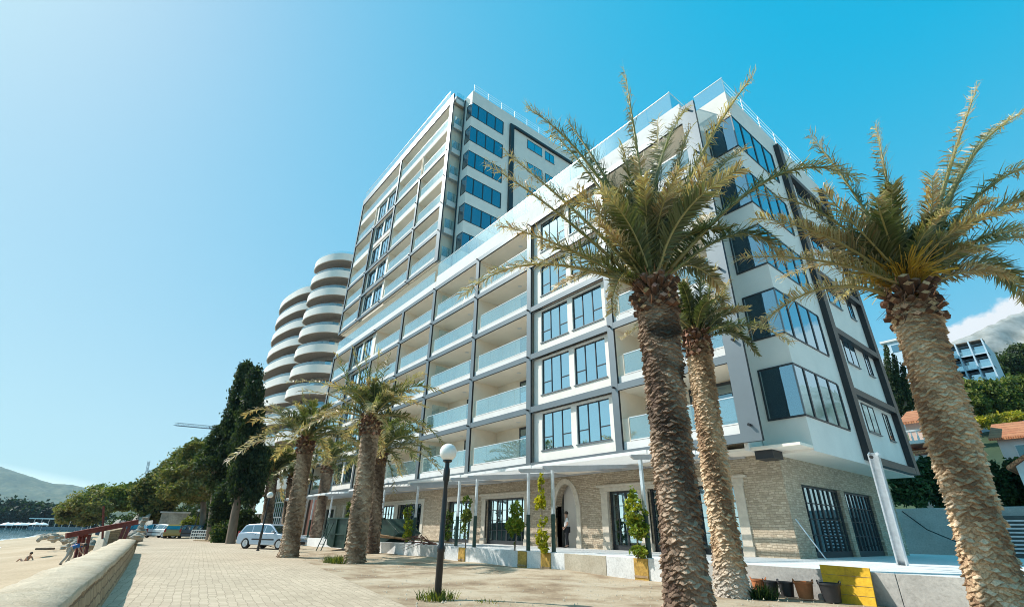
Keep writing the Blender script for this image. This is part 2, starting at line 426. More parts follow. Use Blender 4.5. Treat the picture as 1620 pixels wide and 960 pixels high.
# ------------------------------------------------------------------ ground, beach, sea
def wall_y(x):        # right foot of the beach wall
    return .40 + (-x - 10) * .083 - ((-x - 10) ** 2) * .0003 if x < -2 else -.25
b = MB(); b.quad((-9000, -9000, -2.15), (9000, -9000, -2.15), (9000, 900, -2.15), (-9000, 900, -2.15), 'sea')
struct('sea', b)
# land sheet: under everything inland, out to the horizon
b = MB()
for (x0, x1, y0, y1) in ((-9000, -95, 4, 9000), (-95, 60, 13.9, 9000), (60, 9000, -2, 9000)):
    b.quad((x0, y0, -.03), (x1, y0, -.03), (x1, y1, -.03), (x0, y1, -.03), 'land')
struct('land', b)
# promenade paving
b = MB(); xs = [70, 30, 8, 0, -4, -8, -12, -16, -20, -26, -32, -40, -52, -66, -80, -96]
L_ = [(x, wall_y(max(x, -46)) - .3 + (0 if x > -46 else (-x - 46) * .03)) for x in xs]
def paving_edge(x): return 5.05 if x > -9 else 5.05 + (-x - 9) * .185 if x > -46 else 5.05 + 37 * .185 + (-x - 46) * .08
Rr = [(x, paving_edge(x)) for x in xs]; Rr[-1] = (-96, 26); Rr[-2] = (-80, 22); Rr[-3] = (-66, 16)
for i in range(len(xs) - 1): b.quad((*L_[i], 0), (*Rr[i], 0), (*Rr[i + 1], 0), (*L_[i + 1], 0), 'paving')
struct('promenade', b)
# bare dirt between the paving and the terrace, gently uneven
NX, NY = 120, 40; V = []; Fc = []
for i in range(NX + 1):
    x = (70 - 58 * (i / 12)) if i < 12 else 12 - 78 * ((i - 12) / (NX - 12))
    for j in range(NY + 1):
        ya = paving_edge(x) - .05; t = j / NY; y = ya + (14.05 - ya) * t if ya < 13.9 else ya + .1 * t
        z = .006 + (math.sin(x * 1.3 + y) * .02 + math.sin(x * .5 - y * 1.7) * .025 + random.uniform(-.006, .006)) * min(1, 6 * t) * (.55 if x > -9 else 1)
        if t == 0: z = .004
        V.append((x, y, z + (.08 * max(0, min(1, (-x - 10) / 4)) * t ** 2)))
for i in range(NX):
    for j in range(NY):
        a = i * (NY + 1) + j; Fc.append((a, a + 1, a + NY + 2, a + NY + 1))
o = fast_mesh('ground', np.array(V), np.array(Fc), 'dirt', smooth=True); tag(o, kind='structure')
g = np.random.default_rng(21); V = []; Fc = []
for k in range(1700):
    x = -3 - 40 * g.random() ** 1.5; ya = paving_edge(x); y = ya + (13.85 - ya) * g.random(); r = g.uniform(.006, .025) * (1.6 if g.random() < .05 else 1); a = g.uniform(0, 6.28); b0 = len(V); z = .045 * g.random() + .01
    for i in range(5): V.append((x + r * math.cos(a + i * 1.2566) * g.uniform(.7, 1.2), y + r * math.sin(a + i * 1.2566) * g.uniform(.7, 1.2), z - .02))
    V.append((x, y, z + r * .6))
    for i in range(5): Fc.append((b0 + i, b0 + (i + 1) % 5, b0 + 5))
o = fast_mesh('gravel', np.array(V), np.array(Fc), 'concrete_tan'); tag(o, 'small stones scattered over the bare dirt before the terrace', 'gravel', kind='stuff')
# beach, sloping to the water
V = []; Fc = []; NX, NY = 90, 14
for i in range(NX + 1):
    x = 70 - 390 * (i / NX) ** 1.3
    for j in range(NY + 1):
        t = j / NY; ya = wall_y(max(x, -46)) - .9
        w_ = 13.0 + max(0, (-x - 100)) * .13 + .8 * math.sin(x * .07)
        if x < -140: ya += (-x - 140) * .13
        y = ya - w_ * t
        V.append((x, y, -1.0 - 1.3 * t ** .9 + random.uniform(-.03, .03) * (t > 0)))
for i in range(NX):
    for j in range(NY):
        a = i * (NY + 1) + j; Fc.append((a, a + 1, a + NY + 2, a + NY + 1))
o = fast_mesh('beach', np.array(V), np.array(Fc), 'sand', smooth=True); tag(o, kind='structure')

q = []; Fc = []          # broken line of surf where the water meets the sand
for i in range(160):
    x = 5 - 1.6 * i; ya = wall_y(max(x, -46)) - .9 + (max(0, -x - 140) * .13); ye = ya - (13.0 + max(0, (-x - 100)) * .13 + .8 * math.sin(x * .07)) * .86
    q += [(x, ye + .25 * math.sin(x * 1.1), -2.135), (x, ye - .7 - .5 * math.sin(x * .6) - .3 * math.sin(x * 2.3), -2.135)]
for i in range(159): Fc.append((2 * i, 2 * i + 1, 2 * i + 3, 2 * i + 2))
o = fast_mesh('foam', np.array(q), np.array(Fc), 'white_paint'); tag(o, 'thin white line of surf along the water edge', 'surf', kind='stuff')

# ------------------------------------------------------------------ terrace with kerb wall
TZ = .63
b = MB()
b.box(-62, 40, 14.0, 60, -.4, TZ, 'concrete_white')
struct('terrace', b)
kw = thing('retaining_wall', 'low pale concrete kerb wall along the front of the terrace, patched grey, white and tan', 'wall', (0, 14, 0))
b = MB(); segs = [(-62, -25, 'concrete_white'), (-25, -22.5, 'concrete'), (-22.5, -14.2, 'concrete_white'), (-14.2, -12.2, 'concrete_tan'), (-12.2, -9.3, 'concrete_white'), (-9.3, -4.0, 'concrete'), (-4.0, 40, 'concrete')]
for i, (x0, x1, mt) in enumerate(segs):
    d = .012 * (i % 2); b.box(x0, x1 - .008, 13.93 - d, 13.997, -.3, TZ + .012, mt)
b.build('wall', kw, bevel=.008)

# ------------------------------------------------------------------ the big apartment building
B = thing('apartment_building', 'large modern white apartment block with grey grid frame, glass balconies and stepped tower', 'building', (-34, 20, 0))
FY = 18.5                                   # front of the grey grid
XC = [-60.6, -54.5, -47.9, -41.15, -34.9, -28.0, -21.62, -14.98, -8.68]
ZL = [4.72, 7.92, 11.24, 14.5, 17.87, 21.34]
TL = [24.72, 28.03, 31.42, 34.95, 38.48, 42.1, 45.95]
# --- body
b = MB()
b.box(-60.4, -8.95, 20.97, 32, .3, 21.3, 'stucco')
b.box(-60.4, -35.1, 20.97, 36, 21.3, 46.9, 'stucco')
b.box(-8.949, -7.16, 20.012, 32.1, 4.22, 22.95, 'stucco', {'z-': 'soffit'})
b.box(-35.099, -33.32, 20.012, 40, 21.3, 46.95, 'stucco')
b.box(-9.14, -8.98, 18.8, 20.96, 4.3, 21.2, 'stucco')       # end of the right-hand balconies
b.build('wall', B)
# --- grey grid: columns and beams, right sides and undersides black, part paint, part painted-in shade
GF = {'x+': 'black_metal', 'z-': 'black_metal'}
b = MB()
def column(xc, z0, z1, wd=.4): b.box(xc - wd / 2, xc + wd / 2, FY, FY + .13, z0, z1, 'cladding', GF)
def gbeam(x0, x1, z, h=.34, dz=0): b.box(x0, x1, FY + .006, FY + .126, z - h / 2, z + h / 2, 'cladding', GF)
for i, x in enumerate(XC[:-1]):
    top = {0: 21.5, 1: 21.2, 2: 17.9}.get(i, 21.2)
    column(x, 4.55, top)
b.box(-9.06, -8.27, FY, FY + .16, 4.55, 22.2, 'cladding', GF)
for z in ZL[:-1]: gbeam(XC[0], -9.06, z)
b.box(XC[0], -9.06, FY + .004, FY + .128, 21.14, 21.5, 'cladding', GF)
# tower grid
for x, z0, z1 in ((-60.6, 24.55, 46.1), (-54.5, 24.9, 38.4), (-47.9, 31.5, 46.0), (-41.4, 24.9, 38.4)): column(x, z0, z1, .34)
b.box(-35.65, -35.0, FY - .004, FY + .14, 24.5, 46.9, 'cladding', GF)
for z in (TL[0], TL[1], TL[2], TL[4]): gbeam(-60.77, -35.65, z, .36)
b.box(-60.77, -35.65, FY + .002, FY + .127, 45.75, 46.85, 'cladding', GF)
b.build('grid_frame', B)
b = MB()          # white upstands and roof slabs
b.box(-34.9, -9.07, FY + .07, FY + .5, 21.52, 22.65, 'slab_white')
b.box(-60.4, -34.95, FY + .07, FY + .5, 21.52, 22.2, 'slab_white')
b.box(-60.4, -9.2, FY + .5, 21.2, 21.3, 21.9, 'slab_white', {'z-': 'soffit'})
b.box(-60.4, -35.1, FY + .41, 21.2, 46.2, 46.86, 'slab_white', {'z-': 'soffit'})
b.box(-60.4, -35.1, FY + .42, 21.2, 24.5, 24.9, 'soffit')
b.box(-60.4, -35.2, 20.6, 20.96, 21.9, 24.5, 'beige')
b.build('roof_slab', B)

# --- balconies
def rail(parent, x0, x1, y, z0, h=1.1, n=None, name='glass_railing'):
    """glass balustrade from x0 to x1; returns the part"""
    q = MB(); n = n or max(1, round((x1 - x0) / 1.35)); dx = (x1 - x0) / n
    for i in range(n): q.box(x0 + i * dx + .008, x0 + (i + 1) * dx - .008, y, y + .018, z0 + .05, z0 + h - .04, 'rail_glass')
    q.box(x0, x1, y - .02, y + .04, z0 + h - .04, z0 + h, 'rail_metal')
    q.box(x0, x1, y - .025, y + .05, z0, z0 + .055, 'slab_white')
    return q.build(name, parent)
def balcony(x0, x1, z0, z1, door=True, white_left=False, divider=False, low=False):
    zb, fl, ce = z0 + .17, z0 + .54, z1 - .17
    q = MB(); y0, yb = FY + .135, 20.8; x0 -= .1; x1 += .1
    q.box(x0, x1, y0, yb, z0 - .08, fl, 'slab_white', {'z+': 'concrete_white', 'z-': 'soffit'})
    q.box(x0, x1, y0 + .01, yb, ce, z1 - .09, 'soffit')
    q.box(x0, x0 + .09, y0 + .005, yb, fl, ce, 'beige'); q.box(x1 - .09, x1, y0 + .005, yb, fl, ce, 'beige')
    q.box(x0, x1, yb, yb + .14, fl, ce, 'beige')
    q.box(x0 + .09, x0 + .42, y0 + .1, y0 + .3, fl, fl + 1.12, 'beige')
    bo = q.build('balcony', B)
    rail(bo, x0 + .52, x1 - .03, y0 + .02, fl + .02)
    if door:
        a, c = x0 + (x1 - x0) * .44, x1 - .35; q = MB(); t = .09
        q.box(a, c, yb - .05, yb - .005, fl + .02, fl + .12, 'dark_frame'); q.box(a, c, yb - .06, yb - .005, fl + 2.28, fl + 2.42, 'dark_frame')
        for xx in (a, a + (c - a) * .72, c - t): q.box(xx, xx + t, yb - .052, yb - .006, fl + .12, fl + 2.28, 'dark_frame')
        d = q.build('sliding_door', bo)
        q = MB(); q.box(a + .04, c - .04, yb - .03, yb - .018, fl + .1, fl + 2.3, 'pane_door'); q.build('pane', d)
    if divider:
        q = MB(); q.box(x0 + .75, x0 + .78, y0 + .25, yb - .5, fl, fl + 2.1, 'rail_glass'); q.build('glass_divider', bo)
    q = MB(); q.lathe([(.16, ce - .004), (.16, ce - .02), (.10, ce - .022), (.0, ce - .008)], 'slab_white', ((x0 + x1) / 2 + .8, FY + 1.2, 0), 16); q.build('ceiling_light', bo)
    return bo
def fwindow(a, c, z0, z1, y, trans=(0, 2), cols=3):
    """front window: dark frame with three lights, low transoms in the outer ones; pane behind"""
    q = MB(); f = .055
    q.box(a, c, y - .02, y + .08, z0, z0 + f, 'dark_frame'); q.box(a, c, y - .02, y + .08, z1 - f, z1, 'dark_frame')
    dx = (c - a) / cols
    for i in range(cols + 1):
        xx = a + i * dx; wd = f if i in (0, cols) else .045
        x0 = a if i == 0 else (c - wd if i == cols else xx - wd / 2)
        q.box(x0, x0 + wd, y - .015, y + .075, z0 + f, z1 - f, 'dark_frame')
    for i in trans: q.box(a + i * dx + .05, a + (i + 1) * dx - .05, y - .01, y + .07, z0 + (z1 - z0) * .33, z0 + (z1 - z0) * .33 + .05, 'dark_frame')
    q.box(a - .06, c + .06, y - .16, y - .021, z0 - .06, z0 - .004, 'cladding')
    wo = q.build('window', B)
    q = MB(); q.box(a + .03, c - .03, y + .02, y + .03, z0 + .03, z1 - .03, 'pane'); q.build('pane', wo)
    return wo
def window_bay(x0, x1, z0, z1, wins, trans=True):
    """white wall panel between the grid lines with its windows set in"""
    zb, zt = z0 + .171, z1 - .171; s0, s1 = z0 + .82, z1 - .3; y = FY + .3
    q = MB(); xs_ = [x0] + [t for p in wins for t in p] + [x1]
    q.box(x0, x1, y, y + .4, zb, s0, 'stucco'); q.box(x0, x1, y, y + .4, s1, zt, 'stucco')
    for i in range(0, len(xs_), 2): q.box(xs_[i], xs_[i + 1], y, y + .4, s0, s1, 'stucco')
    q.box(x0, x1, y + .401, y + .5, zb, zt, 'interior')
    q.build('wall_panel', B)
    for i, (a, c) in enumerate(wins): fwindow(a, c, s0, s1, y + .10, ((2,) if i % 2 == 0 else (0,)) if trans == 'one' else ((0, 2) if trans else ()))
for r in range(5):
    z0, z1 = ZL[r], ZL[r + 1]
    for i in range(8):
        x0, x1 = XC[i] + .2, XC[i + 1] - .2
        if i == 6: window_bay(x0, x1, z0, z1, [(-20.73, -18.38), (-17.97, -15.66)], True if r != 4 else 'one')
        elif i == 1: window_bay(x0, x1 + .2, z0, z1, [(-54.0, -51.7), (-51.3, -49.0)], False)
        elif i == 2 and r == 4: balcony(-47.69, x1, z0, z1, door=True)
        elif i == 7: balcony(x0, -9.12, z0, z1, door=True)
        else: balcony(x0, x1, z0, z1, divider=(i == 4))
for r in range(6):
    z0, z1 = TL[r], TL[r + 1]
    if r == 5:
        balcony(-60.4, -48.1, z0, z1); balcony(-47.7, -35.7, z0, z1); continue
    balcony(-60.4, -54.7, z0, z1)
    window_bay(-54.3, -48.0, z0, z1, [(-53.9, -51.4), (-51.0, -48.6)], False)
    balcony(-47.65, -41.6, z0, z1); balcony(-41.2, -35.7, z0, z1)
# open corner of the tower top: slabs without a back wall read as sky between them
rail(B, -60.2, -35.4, FY + .14, 22.2, 1.25, 18, 'terrace_railing')
rail(B, -34.9, -9.55, FY + .14, 22.66, 1.38, 16, 'roof_railing')
rail(B, -60.5, -36.1, FY + .14, 46.87, 1.4, 18, 'roof_railing')
q = MB(); q.box(-9.57, -9.55, FY + .14, 20.1, 22.7, 24.0, 'rail_glass'); q.box(-9.58, -9.54, FY + .1, 20.1, 24.0, 24.04, 'rail_metal')
q.box(-8.9, -7.2, 20.1, 20.118, 23.0, 24.08, 'rail_glass'); q.box(-8.9, -7.18, 20.08, 20.13, 24.08, 24.12, 'rail_metal'); q.build('roof_railing', B)

# --- corner windows and the side walls (same design on the block and on the tower)
def side_rail(x, z, y0, y1):
    q = MB()
    for k in range(int((y1 - y0) / 2) + 1):
        yy = y0 + k * 2; q.box(x - .05, x - .01, yy - .03, yy + .03, z, z + 1.12, 'white_paint')
    for dz in (.4, .75, 1.1): q.box(x - .04, x - .02, y0, y1, z + dz, z + dz + .02, 'rail_metal')
    q.build('cable_railing', B)
def corner_window(x, xl, z0, z1, pane, curtain=False):
    """window that wraps the building's corner: short leg along the front, long leg down the side"""
    yf, ye = 19.99, 24.45; q = MB(); f = .07
    ym = [20.9, 22.1, 23.3, 24.45]
    for (za, zc) in ((z0, z0 + f), (z1 - f, z1)):
        q.box(xl, x + .02, yf - .02, yf + .05, za, zc, 'dark_frame'); q.box(x - .05, x + .021, yf + .051, ye, za, zc, 'dark_frame')
    q.box(xl, xl + f, yf - .021, yf + .06, z0 + f, z1 - f, 'dark_frame')
    q.box(x - .04, x + .018, yf - .015, yf + .045, z0 + f, z1 - f, 'cladding')
    for y in ym: q.box(x - .05, x + .03, y - .06, y + .06, z0 + f, z1 - f, 'dark_frame')
    wo = q.build('corner_window', B)
    q = MB(); q.box(xl + .04, x - .03, yf, yf + .014, z0 + .04, z1 - .04, pane); q.build('pane', wo)
    q = MB(); q.box(x - .014, x, yf + .05, ye - .03, z0 + .04, z1 - .04, pane); q.build('pane', wo)
    if curtain:
        q = MB(); n = 26; pts = []
        for k in range(n + 1):
            t = k / n; pts.append((x - .75 + .62 * t, 20.14 + .05 * math.sin(t * 34)))
        for (a, c) in zip(pts, pts[1:]): q.quad((*a, z0 + .05), (*c, z0 + .05), (*c, z1 - .05), (*a, z1 - .05), 'curtain')
        q.build('curtain', wo, recalc=False)
def side_wall(x, xl, sills, hw, y_end, blacks, pane, curtain, beams):
    """cuts of wall round the corner windows come from four plain bands; rooms behind are shallow boxes"""
    for k, s in enumerate(sills): corner_window(x, xl, s, s + hw, pane, curtain)
    q = MB()                                  # proud frame on the side: black returns, dark fronts
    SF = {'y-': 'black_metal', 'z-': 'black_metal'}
    c = 'wood_stain' if x > -10 else 'black_metal'
    for (y0, z0, z1) in blacks: q.box(x + .002, x + .27, y0, y0 + .55, z0, z1, c, SF)
    for z in beams: q.box(x + .003, x + .262, blacks[0][0] + .55, blacks[1][0], z - .16, z + .16, c, SF)
    q.build('side_frame', B)
    for s in sills:
        for (a, d, zo) in ((27.0, 28.6, .35), (29.9, 30.65, .3)):
            if x < -20: a, d = a + 1.2, d + 2.0
            q = MB(); z0, z1 = s + zo, s + zo + 1.35
            q.box(x - .02, x + .03, a, d, z0, z0 + .05, 'dark_frame'); q.box(x - .02, x + .03, a, d, z1 - .05, z1, 'dark_frame')
            for yy in (a, (a + d) / 2 - .025, d - .05): q.box(x - .02, x + .028, yy, yy + .05, z0 + .05, z1 - .05, 'dark_frame')
            q.box(x + .001, x + .08, a - .04, d + .04, z0 - .05, z0 - .003, 'cladding')
            wo = q.build('window', B); q = MB(); q.box(x + .003, x + .012, a + .02, d - .02, z0 + .02, z1 - .02, 'pane_side'); q.build('pane', wo)
side_wall(-7.15, -8.57, [5.5, 8.88, 12.2, 15.55, 19.05], 2.12, 32, [(25.2, 4.4, 22.3), (31.5, 4.3, 22.3)], 'pane_side', True, [4.43, 7.5, 10.55, 13.8, 17.1, 20.4])
side_wall(-33.31, -34.3, [25.4, 28.9, 32.4, 35.85, 39.35, 42.95], 2.1, 40, [(25.4, 22, 45.3), (36.0, 22, 45.3)], 'pane_tower', False, [45.2])
side_rail(-7.2, 22.95, 20.2, 32); side_rail(-33.35, 46.95, 20.2, 40)
q = MB(); q.tube([(-34.75, 19.9, 46.4), (-34.75, 19.9, 22.5)], .07, 'black_metal', 8); q.tube([(-34.75, 19.9, 46.4), (-34.75, 20.05, 46.5)], .07, 'black_metal', 8); q.build('downpipe', B)
# glass ends of the tower balconies
for z in TL:
    q = MB(); q.box(-35.2, -35.09, FY + .43, 20.0, z - .1, z + .52, 'slab_white'); be = q.build('balcony_end', B)
    q = MB(); q.box(-35.12, -35.10, FY + .45, 19.98, z + .55, z + 1.6, 'rail_glass'); q.build('glass_railing', be)
# black spot lights on the grid crossings
q = MB(); q.tube([(0, -.02, 0), (0, -.16, 0)], .055, 'lamp_black', 10); q.box(-.03, .03, -.06, .0, -.03, .03, 'lamp_black')
proto = q.build('spotlight', B, local=True); first = True
nodes = [(x, z) for x in (-28.0, -21.62, -14.98) for z in ZL[1:]] + [(-34.9, z) for z in ZL[2:]] + [(-41.15, z) for z in ZL[2:5]] + [(-47.9, 21.34), (-60.6, 21.3)]
nodes += [(-35.3, z) for z in TL[1:6]] + [(-41.4, z) for z in TL[:5]] + [(-47.9, z) for z in (24.8, 28.0, 31.4, 38.5)] + [(-54.5, z) for z in (24.7, 27.9, 31.4, 38.4)]
nodes += [(-8.6, z) for z in (5.15, 8.6, 12, 15.4, 18.8, 21.7)]
for x, z in nodes:
    o = proto if first else proto.copy()
    if not first: COL.objects.link(o); o.parent = B
    first = False; o.location = Vector((x, FY - .01, z)) - B.location

# --- ground floor of coursed stone
OPEN = [(-58.9, -56.2), (-53.2, -50.7), (-44.9, -41.6), (-40.95, -36.9), (-33.0, -29.75), (-28.08, -24.04), (-17.44, -15.49), (-14.94, -13.0), (-12.5, -10.62)]
GY, GT, OT = 20.3, 4.31, 3.3
q = MB(); edges = sorted([x for p in OPEN for x in p] + [-21.3, -19.66])
xs_ = [-60.4] + edges + [-8.6]
for i in range(0, len(xs_), 2): q.box(xs_[i], xs_[i + 1], GY, GY + .45, TZ, GT if True else OT, 'stone')
for (a, c) in OPEN: q.box(a, c, GY, GY + .45, OT, GT, 'stone')
# the pointed arch head over the doorway
NA = 14; arch = []
for k in range(NA + 1):
    t = k / NA; x = -21.3 + 1.64 * t
    z = 2.7 + 1.14 * (1 - abs(2 * t - 1) ** 2.1) ** .62
    arch.append((x, z))
for (p, r) in zip(arch, arch[1:]): q.prism([p, r, (r[0], GT), (p[0], GT)], GY, GY + .45, 'stone')
SO = [(21.8, 25.75), (26.2, 29.75)]; ys_ = [GY + .45] + [y for p in SO for y in p] + [33]
for i in range(0, len(ys_), 2): q.box(-9.0, -8.6, ys_[i], ys_[i + 1], TZ, GT, 'stone')
for (a, c) in SO: q.box(-9.0, -8.6, a, c, 3.28, GT, 'stone')
q.box(-60.4, -9.0, 22.2, 22.3, TZ, GT, 'interior')
q.build('stone_wall', B)
q = MB(); q.box(-60.4, -7.17, 18.9, GY + .02, GT + .002, GT + .1, 'soffit'); q.box(-8.95, -7.17, GY, 32, GT + .001, GT + .09, 'soffit')
q.box(-8.98, -8.3, 19.2, 20.0, 4.0, 4.3, 'black_metal'); q.build('soffit', B)
# doorway surround, passage and leaf
q = MB(); arco = [(-20.48 + (x + 20.48) * 1.36, 2.7 + (z - 2.7) * 1.24) for x, z in arch]
for i in range(NA):
    a, c, d, e = arch[i], arch[i + 1], arco[i + 1], arco[i]
    q.prism([a, c, d, e], GY - .07, GY + .1, 'limestone')
for s in (-1, 1):
    xi, xo = -20.48 + s * .82, -20.48 + s * 1.115
    a, c = min(xi, xo), max(xi, xo); q.box(a, c, GY - .06, GY + .1, TZ + .5, 2.62, 'limestone')
    q.box(a - .03, c + .03, GY - .1, GY + .1, 2.62, 2.72, 'limestone'); q.box(a - .03, c + .03, GY - .1, GY + .1, TZ, TZ + .5, 'limestone')
q.build('arched_surround', B, bevel=.012)
q = MB(); q.box(-21.31, -21.3, GY + .1, 22, TZ, 4, 'interior'); q.box(-19.66, -19.65, GY + .1, 22, TZ, 4, 'interior'); q.box(-21.31, -19.65, 21.5, 21.6, TZ, 4, 'interior')
q.build('passage', B)
q = MB(); q.box(-19.76, -19.70, GY + .3, GY + 1.15, TZ + .02, 2.75, 'black_metal'); d = q.build('door', B)
q = MB(); q.box(-19.84, -19.765, GY + .98, GY + 1.02, 1.55, 1.75, 'rail_metal'); q.build('handle', d)
q = MB(); q.box(-21.2, -20.1, GY + 1.14, GY + 1.18, TZ + .02, 2.7, 'black_metal'); q.build('door', B)
# cornices and jambs
for (a, c, inner) in ((-59.3, -55.8, []), (-53.6, -50.3, []), (-45.3, -36.4, [(-41.6, -40.95)]), (-33.4, -29.35, []), (-28.5, -23.62, []), (-17.85, -10.22, [(-15.49, -14.94), (-13.0, -12.5)])):
    q = MB(); y = GY - .06
    q.box(a - .05, c + .05, y, GY + .1, OT, OT + .2, 'limestone'); q.box(a - .22, c + .22, y - .1, GY + .1, OT + .2, OT + .3, 'limestone'); q.box(a - .12, c + .12, y - .05, GY + .1, OT + .3, OT + .34, 'limestone')
    for (p, r) in [(a, a + .42), (c - .4, c)] + inner:
        q.box(p, r, y + .003, GY + .1, TZ + .35, OT - .1, 'limestone'); q.box(p - .03, r + .03, y - .03, GY + .1, TZ, TZ + .35, 'limestone'); q.box(p - .03, r + .03, y - .03, GY + .1, OT - .1, OT, 'limestone')
    q.build('stone_surround', B, bevel=.01)
def grid_door(a, c, z0, z1, pl, y, nx, rows):
    """glazed doors with thin glazing bars; pl 'x' along the front, 'y' along the side"""
    def bx(q, u0, u1, d0, d1, za, zc, mt):
        if pl == 'x': q.box(u0, u1, y + d0, y + d1, za, zc, mt)
        else: q.box(y - d1, y - d0, u0, u1, za, zc, mt)
    q = MB(); f = .09
    bx(q, a, c, 0, .1, z0, z0 + .22, 'dark_frame'); bx(q, a, c, 0, .1, z1 - f, z1, 'dark_frame')
    for i in range(nx + 1):
        u = a + (c - a) * i / nx; wd = .11 if i in (0, nx) or i % 2 == 0 else .035
        u0 = a if i == 0 else (c - wd if i == nx else u - wd / 2); bx(q, u0, u0 + wd, .005, .09, z0 + .22, z1 - f, 'dark_frame')
    for k in range(1, rows):
        z = z0 + .22 + (z1 - f - z0 - .22) * k / rows; bx(q, a + .1, c - .1, .01, .06, z - .018, z + .018, 'dark_frame')
    d = q.build('glazed_door', B)
    q = MB(); bx(q, a + .05, c - .05, .045, .055, z0 + .1, z1 - .05, 'pane_door'); q.build('pane', d)
for (a, c) in OPEN: grid_door(a, c, TZ, OT, 'x', GY + .2, max(4, 2 * round((c - a) / 1.0)), 4)
for (a, c) in SO: grid_door(a, c, TZ, 3.28, 'y', -8.72, 8, 4)

# ------------------------------------------------------------------ curved white tower further along
CT = thing('apartment_tower', 'white apartment tower with wavy curved balcony bands behind the grid-fronted block', 'building', (-84, 24, 0))
def crom(P, n=10):
    P = [np.array(p, float) for p in P]; Q = [2 * P[0] - P[1]] + P + [2 * P[-1] - P[-2]]; o = []
    for i in range(1, len(Q) - 2):
        for k in range(n):
            t = k / n; a, b_, c, d = Q[i - 1:i + 3]
            o.append(.5 * ((2 * b_) + (c - a) * t + (2 * a - 5 * b_ + 4 * c - d) * t * t + (3 * b_ - a - 3 * c + d) * t ** 3))
    o.append(P[-1]); return [tuple(p) for p in o]
RB = crom([(-82.2, 19.6), (-81.2, 18.4), (-78.6, 18.1), (-75.8, 18.9), (-73.9, 20.2), (-73.0, 21.8), (-72.8, 23.8), (-73.6, 27)])
LB = crom([(-100.5, 21.5), (-99.2, 18.6), (-95.8, 17.0), (-91.5, 16.7), (-87.5, 17.2), (-84.6, 17.9), (-82.6, 18.9), (-82.2, 19.6)])
CL = [41 + 3.35 - 3.35 * k for k in range(14)]
def inset(P, d):
    o = []
    for i, p in enumerate(P):
        a = np.array(P[max(i - 1, 0)]); c = np.array(P[min(i + 1, len(P) - 1)]); t = (c - a) / np.linalg.norm(c - a)
        o.append((p[0] - t[1] * d, p[1] + t[0] * d))
    return o
def curved(P, zt, name):
    """one balcony: white upstand following the curve, slab, glass on top"""
    h = 1.3; q = MB(); I = inset(P, .16)
    for i in range(len(P) - 1):
        q.hexa([(*P[i], zt - h), (*P[i + 1], zt - h), (*I[i], zt - h), (*I[i + 1], zt - h), (*P[i], zt), (*P[i + 1], zt), (*I[i], zt), (*I[i + 1], zt)], 'stucco')
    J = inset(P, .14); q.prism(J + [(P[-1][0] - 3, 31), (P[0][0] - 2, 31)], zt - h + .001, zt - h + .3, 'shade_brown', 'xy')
    o = q.build(name, CT)
    q = MB(); G = inset(P, .12)
    for i in range(1, len(G) - 1): q.quad((*G[i], zt - .2), (*G[i + 1], zt - .2), (*G[i + 1], zt + .5), (*G[i], zt + .5), 'rail_glass')
    q.build('glass_railing', o, recalc=False); return o
for k, z in enumerate(CL[:12]):
    curved(RB, z, 'curved_balcony')
    if k: curved(LB, z, 'curved_balcony')
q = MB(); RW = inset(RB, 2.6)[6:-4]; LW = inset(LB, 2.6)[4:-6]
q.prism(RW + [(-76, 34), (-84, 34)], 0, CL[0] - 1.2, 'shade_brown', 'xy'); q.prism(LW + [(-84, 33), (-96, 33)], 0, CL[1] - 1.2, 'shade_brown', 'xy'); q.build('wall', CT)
for Wl, top, n0 in ((RW, 12, 0), (LW, 12, 1)):
    for k in range(n0, top):
        z = CL[k] - 3.35; G = inset(Wl, -.06)
        for (a, c) in ((int(len(G) * .12), int(len(G) * .4)), (int(len(G) * .55), int(len(G) * .85))):
            q = MB()
            for i in range(a, c): q.quad((*G[i], z - .9), (*G[i + 1], z - .9), (*G[i + 1], z + 1.5), (*G[i], z + 1.5), 'pane_door')
            q.build('window', CT, recalc=False)
q = MB(); q.box(-77.6, -76.4, 18.0, 21, 4, 34, 'rust_brown') if False else None
for (x0, x1) in ((-96, -90.5), (-89.5, -84), (-83.4, -76.2), (-75.6, -69)):
    q = MB(); n = max(3, round((x1 - x0) / 1.0))
    for i in range(n + 1): q.box(x0 + (x1 - x0) * i / n - .04, x0 + (x1 - x0) * i / n + .04, 20.2, 20.32, .3, 6.6, 'galvanised')
    for z in (.3, 2.6, 4.6, 6.5): q.box(x0, x1, 20.21, 20.31, z, z + .1, 'galvanised')
    fr = q.build('glass_front', CT); q = MB(); q.box(x0, x1, 20.25, 20.27, .35, 6.55, 'pane'); q.build('pane', fr)
q = MB(); q.box(-98, -66, 20.4, 28, -.1, 6.9, 'interior'); q.box(-98, -66, 19.9, 28, 6.9, 7.9, 'beige'); q.box(-69, -60.8, 20.6, 21.2, .4, 4.6, 'rust_brown'); q.build('base', CT)

